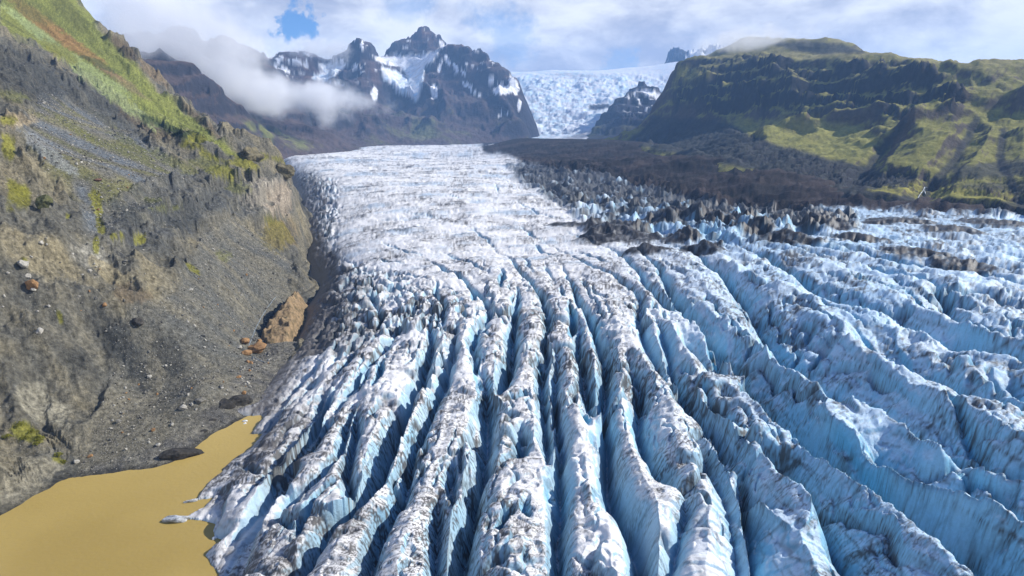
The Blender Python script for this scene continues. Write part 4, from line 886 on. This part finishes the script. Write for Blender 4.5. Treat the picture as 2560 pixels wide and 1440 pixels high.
# ------------------------------------------------------------------ air
def box_obj(name, a, b, mat):
    (x0, y0, z0), (x1, y1, z1) = a, b
    v = [(x0,y0,z0),(x1,y0,z0),(x1,y1,z0),(x0,y1,z0),(x0,y0,z1),(x1,y0,z1),(x1,y1,z1),(x0,y1,z1)]
    return poly_obj(name, v, [(0,3,2,1),(4,5,6,7),(0,1,5,4),(1,2,6,5),(2,3,7,6),(3,0,4,7)], mat)
mh = bpy.data.materials.new('air'); mh.use_nodes = True; mh.node_tree.nodes.clear()
o_ = mh.node_tree.nodes.new('ShaderNodeOutputMaterial'); pv = mh.node_tree.nodes.new('ShaderNodeVolumePrincipled')
pv.inputs['Color'].default_value = (0.30, 0.56, 1.0, 1); pv.inputs['Density'].default_value = 0.66e-4; pv.inputs['Anisotropy'].default_value = 0.0
mh.node_tree.links.new(pv.outputs[0], o_.inputs['Volume'])
haze = box_obj('haze', (-8200, -400, -18), (8200, 9900, 1260), mh); haze['kind'] = 'stuff'
mh.cycles.homogeneous_volume = True

def ico(sub=2):
    bm = bmesh.new(); bmesh.ops.create_icosphere(bm, subdivisions=sub, radius=1.0); return bm
def cloud_mat(seed, dens, scale, thr):
    m = bpy.data.materials.new('cloud_vapour'); m.use_nodes = True; nt = m.node_tree; nt.nodes.clear(); N = nt.nodes.new; L = nt.links.new
    o = N('ShaderNodeOutputMaterial'); v = N('ShaderNodeVolumePrincipled'); v.inputs['Color'].default_value = (0.97, 0.98, 1, 1); v.inputs['Anisotropy'].default_value = 0.1
    tc = N('ShaderNodeTexCoord'); ln = N('ShaderNodeVectorMath'); ln.operation = 'LENGTH'; L(tc.outputs['Object'], ln.inputs[0])
    ge = N('ShaderNodeNewGeometry'); n = N('ShaderNodeTexNoise'); n.inputs['Scale'].default_value = scale; n.inputs['Detail'].default_value = 6; n.inputs['Roughness'].default_value = 0.62
    ad = N('ShaderNodeVectorMath'); ad.inputs[1].default_value = (seed*517.0, seed*91.0, 0); L(ge.outputs['Position'], ad.inputs[0]); L(ad.outputs[0], n.inputs['Vector'])
    a = N('ShaderNodeMath'); a.operation = 'MULTIPLY'; a.inputs[1].default_value = -0.62; L(ln.outputs['Value'], a.inputs[0])
    c_ = N('ShaderNodeMath'); c_.operation = 'MULTIPLY_ADD'; c_.inputs[1].default_value = 1.9; c_.inputs[2].default_value = -0.42; L(n.outputs['Fac'], c_.inputs[0]); b = N('ShaderNodeMath'); b.operation = 'ADD'; L(c_.outputs[0], b.inputs[0]); L(a.outputs[0], b.inputs[1])
    r = N('ShaderNodeMapRange'); r.interpolation_type = 'SMOOTHSTEP'; r.inputs['From Min'].default_value = thr; r.inputs['From Max'].default_value = thr+0.30; r.inputs['To Max'].default_value = dens
    L(b.outputs[0], r.inputs['Value']); L(r.outputs[0], v.inputs['Density']); L(v.outputs[0], o.inputs['Volume']); return m
def cloud(px, py, r, size, rot, seed, dens, scale, thr=0.0):
    x, y, z = unp_r(px, py, r); bm = ico(3); me = bpy.data.meshes.new('cloud'); bm.to_mesh(me); bm.free(); me.materials.append(cloud_mat(seed, dens, scale, thr))
    o = bpy.data.objects.new('cloud', me); COL.objects.link(o); o.location = (float(x), float(y), float(z)); o.scale = size; o.rotation_euler = (0, rot, -math.atan2(float(x), float(y))); o['kind'] = 'stuff'; return o
cloud(600, 212, 2900, (540, 300, 130), math.radians(14), 1, 0.0085, 0.0055, 0.10)
cloud(810, 240, 3000, (400, 260, 80), math.radians(8), 2, 0.0075, 0.0065, 0.10)
cloud(420, 85, 2700, (400, 300, 300), math.radians(30), 3, 0.0065, 0.0045, 0.04)
cloud(810, 128, 5100, (300, 250, 130), 0, 4, 0.008, 0.005, 0.10)
cloud(1900, 100, 2950, (360, 300, 60), math.radians(-3), 5, 0.005, 0.007, 0.08)

# ------------------------------------------------------------------ rocks, floes, plants: every one a thing of its own
def plain_mat(name, c1, c2, scale=3.0, rough=0.9, bump=0.6, spec=0.15, dist=0.15):
    m = bpy.data.materials.new(name); m.use_nodes = True; nt = m.node_tree; N = nt.nodes.new; L = nt.links.new; b = nt.nodes['Principled BSDF']
    b.inputs['Roughness'].default_value = rough; b.inputs['Specular IOR Level'].default_value = spec
    g = N('ShaderNodeNewGeometry'); n = N('ShaderNodeTexNoise'); n.inputs['Scale'].default_value = scale; n.inputs['Detail'].default_value = 7; n.inputs['Roughness'].default_value = 0.65; L(g.outputs['Position'], n.inputs['Vector'])
    r = N('ShaderNodeValToRGB'); r.color_ramp.elements[0].position = 0.36; r.color_ramp.elements[0].color = (*c1, 1); r.color_ramp.elements[1].position = 0.62; r.color_ramp.elements[1].color = (*c2, 1)
    L(n.outputs['Fac'], r.inputs[0]); L(r.outputs[0], b.inputs['Base Color'])
    bp = N('ShaderNodeBump'); bp.inputs['Strength'].default_value = bump; bp.inputs['Distance'].default_value = dist; L(n.outputs['Fac'], bp.inputs['Height']); L(bp.outputs[0], b.inputs['Normal'])
    return m
M_GREY = plain_mat('grey_stone', (0.07, 0.07, 0.065), (0.20, 0.19, 0.165), 1.2)
M_PALE = plain_mat('pale_stone', (0.24, 0.23, 0.20), (0.42, 0.40, 0.35), 1.5)
M_OCH = plain_mat('ochre_stone', (0.20, 0.115, 0.05), (0.34, 0.20, 0.095), 0.9)
M_OUT = plain_mat('outcrop_stone', (0.10, 0.08, 0.045), (0.30, 0.21, 0.12), 0.28, dist=0.6)
M_DARK = plain_mat('dark_stone', (0.028, 0.027, 0.025), (0.075, 0.068, 0.058), 0.8)
M_KNOB = plain_mat('weathered_stone', (0.07, 0.062, 0.04), (0.19, 0.165, 0.10), 0.22, dist=0.8)
M_DICE = plain_mat('dirty_ice', (0.16, 0.17, 0.17), (0.60, 0.63, 0.65), 0.7, 0.6, 0.5, 0.3)
M_WICE = plain_mat('floating_ice', (0.55, 0.62, 0.68), (0.80, 0.82, 0.84), 1.0, 0.5, 0.4, 0.35)
M_BLK = plain_mat('debris_covered_ice', (0.018, 0.017, 0.015), (0.06, 0.055, 0.048), 0.7)
def hit(grid, px, py, r0=185.0, r1=3800.0, st=0.8):
    d = ray(px, py); h = math.hypot(d[0], d[1]); rr = np.arange(r0, r1, st)
    x = d[0]/h*rr; y = d[1]/h*rr; z = CAM_H+d[2]/h*rr
    g = grid.look(grid.Z, x, y); k = np.argmax(g > z)
    if not (g > z).any(): return None
    return float(x[k]), float(y[k]), float(g[k])
def rock_mesh(name, seed, sub=3, jag=0.32, cuts=7, mat=None, flat=False):
    rnd = random.Random(seed); bm = ico(sub)
    from mathutils import noise as mn
    off = Vector((rnd.random()*50, rnd.random()*50, rnd.random()*50)); pl = []
    for _ in range(cuts):
        v = Vector((rnd.gauss(0, 1), rnd.gauss(0, 1), rnd.gauss(0, 0.8))).normalized(); pl.append((v, rnd.uniform(0.55, 0.85)))
    for v in bm.verts:
        p = v.co.copy()
        for n, d in pl:
            q = p.dot(n)
            if q > d: p -= n*(q-d)
        p *= 1 + jag*mn.noise(p*1.3+off) + jag*0.45*mn.noise(p*3.1+off) + jag*.2*mn.noise(p*7+off)
        v.co = p
    me = bpy.data.meshes.new(name); bm.to_mesh(me); bm.free()
    if not flat: me.polygons.foreach_set('use_smooth', [False]*len(me.polygons))
    if mat: me.materials.append(mat)
    return me
def put(name, me, loc, size, rot, label=None, cat=None, group=None, sink=0.3):
    o = bpy.data.objects.new(name, me); COL.objects.link(o)
    o.location = (loc[0], loc[1], loc[2]+size[2]*(1-2*sink)); o.scale = size; o.rotation_euler = rot
    tagp(o, label, cat, group); return o
# lone boulders that stand out on the valley side
LONE = [
 ('boulder', 457, 1024, (1.9, 1.6, 1.4), M_PALE, 'pale round boulder at the foot of the scree, largest stone near the lake', 'boulder'),
 ('boulder', 430, 1066, (1.0, .9, .8), M_PALE, 'small pale boulder on grey gravel between the scree and the lake', 'boulder'),
 ('boulder', 395, 1116, (1.1, .9, .7), M_PALE, 'pale flat boulder on the gravel just above the black ice lump', 'boulder'),
 ('boulder', 384, 1077, (1.0, .9, .8), M_OCH, 'small orange boulder lying on the grey gravel above the lake', 'boulder'),
 ('boulder', 225, 1142, (1.0, .8, .6), M_OCH, 'pale orange stone near the left end of the gravel shore', 'boulder'),
 ('boulder', 192, 1158, (1.5, 1.0, .8), M_PALE, 'pale boulder where the gravel shore meets the cliff', 'boulder'),
 ('boulder', 500, 1006, (2.4, 1.7, 1.2), M_GREY, 'grey flat boulder beside the dark gully at the foot of the scree', 'boulder'),
 ('boulder', 60, 668, (2.6, 2.1, 2.2), M_PALE, 'large whitish boulder on the tan slope at the left edge', 'boulder'),
 ('boulder', 72, 698, (1.5, 1.2, 1.2), M_PALE, 'smaller whitish boulder just below the large whitish one', 'boulder'),
 ('boulder', 81, 722, (3.0, 2.2, 2.8), M_OCH, 'flat orange boulder on the dark slope at the far left', 'boulder'),
 ('boulder', 112, 516, (4.2, 3.2, 4.2), plain_mat('mossy_stone', (0.05, 0.055, 0.03), (0.11, 0.11, 0.045), 0.9), 'round olive moss-covered boulder near the left edge', 'boulder'),
 ('boulder', 347, 812, (3.0, 2.4, 2.2), M_DARK, 'dark rounded boulder alone in the middle of the grey scree', 'boulder'),
 ('boulder', 225, 682, (1.4, 1.2, 1.1), M_PALE, 'whitish boulder at the top of the small tan chute', 'boulder'),
 ('boulder', 262, 773, (1.2, 1.1, 1.0), M_OCH, 'small tan boulder on the dark gullied rock', 'boulder'),
 ('boulder', 100, 832, (2.0, 1.5, 1.2), M_PALE, 'pale grey block stuck in the dark rock at lower left', 'boulder'),
 ('boulder', 245, 453, (2.2, 1.6, 1.2), plain_mat('reddish_stone', (0.12, 0.07, 0.05), (0.22, 0.13, 0.09), 1.0), 'small reddish boulder on the upper scree', 'boulder'),
 ('boulder', 613, 858, (3.0, 2.6, 2.0), M_OCH, 'orange boulder left of the stream below the outcrop', 'boulder'),
 ('boulder', 615, 886, (3.2, 2.4, 1.8), M_OCH, 'yellowish boulder left of the little cascade', 'boulder'),
 ('boulder', 644, 876, (6.6, 5.2, 2.6), M_OCH, 'big bright orange flat boulder right of the little cascade', 'boulder'),
 ('boulder', 637, 852, (2.0, 1.8, 1.6), M_GREY, 'grey boulder behind the big orange boulder', 'boulder'),
 ('boulder', 648, 856, (2.0, 1.7, 1.3), M_OCH, 'small tan boulder behind the big orange boulder', 'boulder'),
 ('boulder', 600, 872, (1.9, 1.5, 1.1), M_PALE, 'pale boulder at the left end of the orange boulder cluster', 'boulder'),
]
for k, (nm, a, b, sz, m, lab, cat) in enumerate(LONE):
    p = hit(H, a, b)
    if p: put(nm, rock_mesh(nm, 900+k, 3, 0.25, 6, m), p, sz, (0.1, 0.05, k*1.7), lab, cat, sink=0.25)
# the tan outcrop standing between the ravine and the ice
def outcrop():
    base = [(764,752,1),(738,742,1),(705,775,1),(672,812,1),(646,850,0),(658,868,0),(690,882,0),(716,868,0),(740,840,0),(760,800,0)]
    rt = bpy.data.objects.new('rock_outcrop', None); COL.objects.link(rt)
    cx_, cy_ = 0, 0; pts = []
    for a, b, z in base:
        x, y = unp_z(a, b, z); pts.append((float(x), float(y)))
    cx_ = sum(p[0] for p in pts)/len(pts); cy_ = sum(p[1] for p in pts)/len(pts)
    rt.location = (cx_, cy_, 0); tagp(rt, 'tan pointed rock outcrop between the grey scree and the dirty ice edge', 'rock outcrop')
    xs = np.linspace(min(p[0] for p in pts)-4, max(p[0] for p in pts)+4, 120); ys = np.linspace(min(p[1] for p in pts)-4, max(p[1] for p in pts)+4, 170)
    Xg, Yg = np.meshgrid(xs, ys, indexing='ij'); s_ = sdf(Xg+fbm(Xg, Yg, 9, 4, .6, 601)*1.5, Yg+fbm(Xg, Yg, 9, 4, .6, 602)*1.5, pts)
    top = np.interp(Yg, [min(ys), cy_-8, cy_+15, max(ys)-12, max(ys)], [2, 7, 13, 19, 13])
    z = np.minimum(np.clip(s_, -3, 60)*1.5, top) + ridged(Xg, Yg, 14, 5, .55, 603)*4.2*sstep(0, 3, s_) - 1.5 + fbm(Xg, Yg, 2.5, 3, .6, 604)*.5
    V = np.stack([Xg-cx_, Yg-cy_, z], -1).reshape(-1, 3); n0, n1_ = Xg.shape; F = []
    ins = s_ > -2.5
    for i in range(n0-1):
        for j in range(n1_-1):
            if ins[i, j]: F.append((i*n1_+j, (i+1)*n1_+j, (i+1)*n1_+j+1, i*n1_+j+1))
    o = poly_obj('crag', [tuple(v) for v in V], F, M_OUT, rt, True)
outcrop()
# the bare knob on top of the cliff
p = hit(H, 706, 432)
if p: put('bare_rock', rock_mesh('bare_rock', 77, 4, 0.42, 9, M_KNOB), p, (11, 9, 9), (0, 0, 0.4), 'rounded bare rock knob on the tip of the cliff above the ice', 'rock', sink=0.45)
p = hit(H, 628, 392)
if p: put('bare_rock', rock_mesh('bare_rock', 78, 4, 0.42, 9, M_KNOB), p, (16, 12, 9), (0, 0, 1.4), 'brown rock knob with moss round it, left of the cliff tip', 'rock', sink=0.5)
# ice in and beside the lake
def ice_block(name, a, b, sz, rot, mat, seed, lab, cat, sink=0.5, z=0.0, jag=.25):
    x, y = unp_z(a, b, z); put(name, rock_mesh(name, seed, 3, jag, 8, mat), (float(x), float(y), z), sz, (0, 0, rot), lab, cat, sink=sink)
ice_block('ice_floe', 436, 1301, (4.6, 1.9, 2.2), 0.10, M_DICE, 11, 'grey dirty ice floe with a pointed end afloat off the longest ice toe', 'ice floe', .42)
ice_block('ice_floe', 479, 1254, (2.4, 0.6, 0.8), 0.35, M_DICE, 12, 'thin low sliver of ice afloat beside the white ice tip', 'ice floe', .42)
ice_block('ice_floe', 536, 1347, (0.8, 0.6, 0.6), 0.3, M_WICE, 13, 'small white ice lump afloat at the foot of the lower ice front', 'ice floe', .42)
ice_block('ice_floe', 613, 1053, (1.3, 0.6, 0.5), 0.1, M_WICE, 14, 'tiny white ice piece afloat at the narrow end of the lake', 'ice floe', .45)
ice_block('ice_floe', 612, 1059, (0.7, 0.4, 0.4), 0.6, M_WICE, 15, 'tiniest ice speck just below another in the narrow end of the lake', 'ice floe', .45)
ice_block('dead_ice', 452, 1141, (7.4, 3.2, 2.9), 0.42, M_BLK, 16, 'black debris-covered ice lump half in the water on the gravel shore', 'ice lump', .36)
ice_block('dead_ice', 531, 1062, (2.4, 2.0, 1.8), 0.2, M_BLK, 17, 'small black lump on the gravel spit near the narrow end of the lake', 'ice lump', .25)
ice_block('dead_ice', 508, 1083, (2.2, 1.3, 1.2), 0.1, M_BLK, 18, 'small black lump at the water edge, left of the other on the spit', 'ice lump', .3)
ice_block('dead_ice', 560, 1025, (5.5, 4.2, 3.6), 0.6, M_BLK, 19, 'dark overhanging ice slab where the glacier edge reaches the gravel', 'ice slab', .25, 1.0)
ice_block('dead_ice', 590, 1012, (7.5, 3.6, 3.0), 0.5, M_BLK, 20, 'long dark ledge of dirty ice behind the overhanging slab', 'ice slab', .3, 1.5)
# stones on the valley side: the ones big enough to pick out, then the rest as scree
def stone_words(a, b, p, s_):
    size = 'larger' if s_ > 1.1*max(1, math.hypot(p[0], p[1])/330) else 'small'
    if b > 1000: where = 'on the gravel between the scree foot and the lake'
    elif b > 860 and a > 540: where = 'on the gravel beside the glacier edge below the orange boulders'
    elif b > 860: where = 'on the grey scree fan straight above the lake shore'
    elif a > 520: where = 'on the grey scree below the pale cliff'
    elif a > 400: where = 'in the middle of the grey scree'
    elif b > 600: where = 'on the rough tan and dark slope at the left'
    else: where = 'on the upper bluish scree chute at the left'
    return '%s angular stone lying loose %s' % (size, where), 'stone', '%s loose stones %s' % (size, where)
STN = [rock_mesh('stone', 300+k, 1, 0.30, 5, (M_GREY, M_PALE, M_GREY, M_PALE, M_GREY, M_PALE, M_GREY, M_PALE, M_GREY, M_OCH)[k]) for k in range(10)]
rnd = random.Random(5); made = 0; tries = 0
ZONES = [([(300,900),(520,830),(600,900),(640,960),(560,1060),(440,1120),(300,1160),(240,1100)], 3), ([(520,640),(700,700),(640,840),(560,900),(430,800)], 2), ([(0,600),(300,620),(420,720),(200,800),(0,760)], 1.2), ([(60,330),(330,330),(430,480),(250,560),(100,470)], 1.0), ([(560,900),(660,880),(700,900),(620,980)], 2)]
zp = [(np.array(z), w) for z, w in ZONES]
while made < 260 and tries < 4000:
    tries += 1; z, w = rnd.choices(zp, [q[1] for q in zp])[0]
    a = rnd.uniform(z[:, 0].min(), z[:, 0].max()); b = rnd.uniform(z[:, 1].min(), z[:, 1].max())
    if not inside(np.array([a]), np.array([b]), [tuple(t) for t in z])[0]: continue
    p = hit(H, a, b, 190, 900, 1.0)
    if not p or p[2] < 0.4: continue
    s_ = rnd.uniform(0.35, 0.95)*max(1, math.hypot(p[0], p[1])/330)
    if rnd.random() < 0.12: s_ *= 1.7
    put('stone', rnd.choice(STN), p, (s_, s_*rnd.uniform(.6, 1), s_*rnd.uniform(.5, .9)), (rnd.random(), rnd.random(), rnd.random()*6), *stone_words(a, b, p, s_), sink=.3); made += 1
def scree(n, rng, amin, amax, rmin, rmax):
    R_ = np.random.RandomState(rng); a = np.radians(R_.uniform(amin, amax, n)); q = np.exp(R_.uniform(math.log(rmin), math.log(rmax), n))
    x = q*np.sin(a); y = q*np.cos(a); z = H.look(H.Z, x, y); T_ = H.look(np.maximum(np.maximum(talus, tal2), flats*0.7), x, y); keep = (z > 0.2) & (R_.rand(n) < T_*0.95+0.05)
    x, y, z, q = x[keep], y[keep], z[keep], q[keep]; m = len(x)
    t = np.array([(1,0,0),(-.5,.87,0),(-.5,-.87,0),(0,0,.9),(.2,.1,-.6)]); f = np.array([(0,1,3),(1,2,3),(2,0,3),(1,0,4),(2,1,4),(0,2,4)])
    sz = R_.uniform(.13, .32, m)*np.clip(q/300, .8, 2.4)*(1+1.2*(R_.rand(m) < .06)); rt_ = R_.rand(m)*6.28; c, s_ = np.cos(rt_), np.sin(rt_)
    V = t[None]*(1+R_.uniform(-.35, .35, (m, 5, 3))); X_ = V[..., 0]*c[:, None]-V[..., 1]*s_[:, None]; Y_ = V[..., 0]*s_[:, None]+V[..., 1]*c[:, None]
    V = np.stack([X_, Y_, V[..., 2]*.8], -1)*sz[:, None, None] + np.stack([x, y, z+sz*.15], -1)[:, None]
    Fq = (f[None]+(np.arange(m)*5)[:, None, None]).reshape(-1, 3)
    me = bpy.data.meshes.new('scree'); me.vertices.add(m*5); me.vertices.foreach_set('co', V.astype(f32).ravel()); me.loops.add(Fq.size); me.loops.foreach_set('vertex_index', Fq.astype(np.int32).ravel())
    me.polygons.add(len(Fq)); me.polygons.foreach_set('loop_start', np.arange(0, Fq.size, 3, dtype=np.int32))
    mi = np.repeat(R_.choice([0, 1, 1, 2, 3], m), 6).astype(np.int32)
    for mm in (M_DARK, M_GREY, M_PALE, M_OCH): me.materials.append(mm)
    mi = np.where(mi == 3, np.where(R_.rand(len(mi)) < 2, 2, 2), mi); me.polygons.foreach_set('material_index', mi); me.update()
    o = bpy.data.objects.new('scree', me); COL.objects.link(o); o['kind'] = 'stuff'; o['label'] = 'loose grey gravel and stones strewn over the valley side'
scree(52000, 8, -41, -18, 190, 900)
# shrubs clinging to the lower cliff
M_LEAF = plain_mat('shrub_leaves', (0.10, 0.11, 0.015), (0.24, 0.23, 0.03), 0.8); M_STEM = plain_mat('shrub_wood', (0.06, 0.045, 0.03), (0.12, 0.09, 0.06), 4)
def shrub(a, b, sz, seed, lab):
    p = hit(H, a, b)
    if not p: return
    rn = random.Random(seed); rt = bpy.data.objects.new('shrub', None); COL.objects.link(rt); rt.location = p; tagp(rt, lab, 'shrub', 'yellow-green shrubs on the lower cliff')
    V, F = [], []
    for k in range(4):
        an = rn.random()*6.28; tip = Vector((math.cos(an)*sz*.5, math.sin(an)*sz*.5, sz*.6)); n = len(V); w = sz*.03
        V += [(-w, 0, -.3), (w, 0, -.3), (0, w, -.3), tuple(tip)]; F += [(n, n+1, n+3), (n+1, n+2, n+3), (n+2, n, n+3)]
    poly_obj('stem', V, F, M_STEM, rt)
    V, F = [], []
    for k in range(520):
        v = Vector((rn.gauss(0, 1), rn.gauss(0, 1), rn.gauss(0, 1))).normalized()*(rn.random()**.4)
        c = Vector((v.x*sz, v.y*sz*.8, abs(v.z)*sz*.65+.15)); c += Vector((math.sin(v.x*5+seed)*.2*sz, 0, math.cos(v.y*6)*.1*sz)); l = rn.uniform(.10, .2)*(.5+sz*.25); d = Vector((rn.gauss(0, 1), rn.gauss(0, 1), rn.gauss(0, 1))).normalized(); e1 = d.orthogonal().normalized(); e2 = d.cross(e1); n = len(V)
        V += [tuple(c-e1*l), tuple(c+e2*l*.7), tuple(c+e1*l), tuple(c-e2*l*.7)]; F.append((n, n+1, n+2, n+3))
    poly_obj('foliage', V, F, M_LEAF, rt)
SHR = [(48,1068,2.6,'largest yellow-green shrub on the lower cliff, leftmost of the upper clump'),(78,1082,2.2,'yellow shrub right of the largest one on the lower cliff'),(98,1098,2.0,'yellow-green shrub in the middle of the clump, above the lake cliff'),(62,1098,1.7,'small shrub just below the largest one on the cliff'),(92,1113,1.4,'lowest small shrub under the cliff clump'),(148,1142,1.7,'yellow shrub nearest the gravel shore on the cliff foot'),(160,1158,1.2,'small shrub just below the one nearest the shore'),(20,1100,1.8,'dull green shrub at the left edge of the lower cliff')]
for k, (a, b, sz, lab) in enumerate(SHR): shrub(a, b, sz, 40+k, lab)
# running water
M_FOAM = plain_mat('white_water', (0.45, 0.55, 0.62), (0.80, 0.84, 0.88), 0.6, 0.4, 0.3, 0.4)
M_STRM = plain_mat('stream_water', (0.04, 0.055, 0.06), (0.30, 0.34, 0.37), 1.4, 0.3, 0.3, 0.5)
def ribbon(name, grid, pts, w, mat, seed=0, parent=None, lift=.4, st=2.0, r0=190.0):
    rn = random.Random(seed); px_, py_ = [], []
    for (a, b), (c, d) in zip(pts[:-1], pts[1:]):
        n = max(2, int(math.hypot(c-a, d-b)/3))
        for k in range(n): px_.append(a+(c-a)*k/n); py_.append(b+(d-b)*k/n)
    P3 = [q for q in (hit(grid, a, b, r0, 3600, st) for a, b in zip(px_, py_)) if q]
    V, F = [], []
    for k, q in enumerate(P3):
        q = Vector(q); nx = Vector(P3[min(k+1, len(P3)-1)])-Vector(P3[max(k-1, 0)]); nx.z = 0; sd_v = Vector((-nx.y, nx.x, 0)).normalized() if nx.length > 1e-3 else Vector((1, 0, 0)); ww_ = w*rn.uniform(.6, 1.4)
        V += [tuple(q-sd_v*ww_+Vector((0, 0, lift))), tuple(q+Vector((0, 0, lift+w*.4))), tuple(q+sd_v*ww_+Vector((0, 0, lift))), tuple(q-Vector((0, 0, w*.5)))]
        if k: n = 4*k; F += [(n-4, n-3, n+1, n), (n-3, n-2, n+2, n+1), (n-2, n-1, n+3, n+2), (n-1, n-4, n, n+3)]
    return poly_obj(name, V, F, mat, parent, True) if len(V) > 8 else None
wf = ribbon('waterfall', K, [(2318,470),(2311,472),(2303,486),(2298,493),(2292,500),(2294,512)], 0.4, M_FOAM, 1, None, 0.8, 3.0, 820)
if wf: tagp(wf, 'thin white waterfall in two steps down the dark foot of the right hill, left branch', 'waterfall')
wf = ribbon('waterfall', K, [(2312,470),(2311,480),(2314,489),(2316,494)], 0.35, M_FOAM, 2, None, 0.8, 3.0, 820)
if wf: tagp(wf, 'short straight branch of the waterfall, right of the long stepped one', 'waterfall')
st_ = ribbon('stream', H, [(690,742),(668,770),(650,800),(636,828),(628,850),(621,868),(622,884),(632,893),(650,902),(668,908)], .38, M_STRM, 4, None, .15, .6)
if st_: st_['kind'] = 'structure'
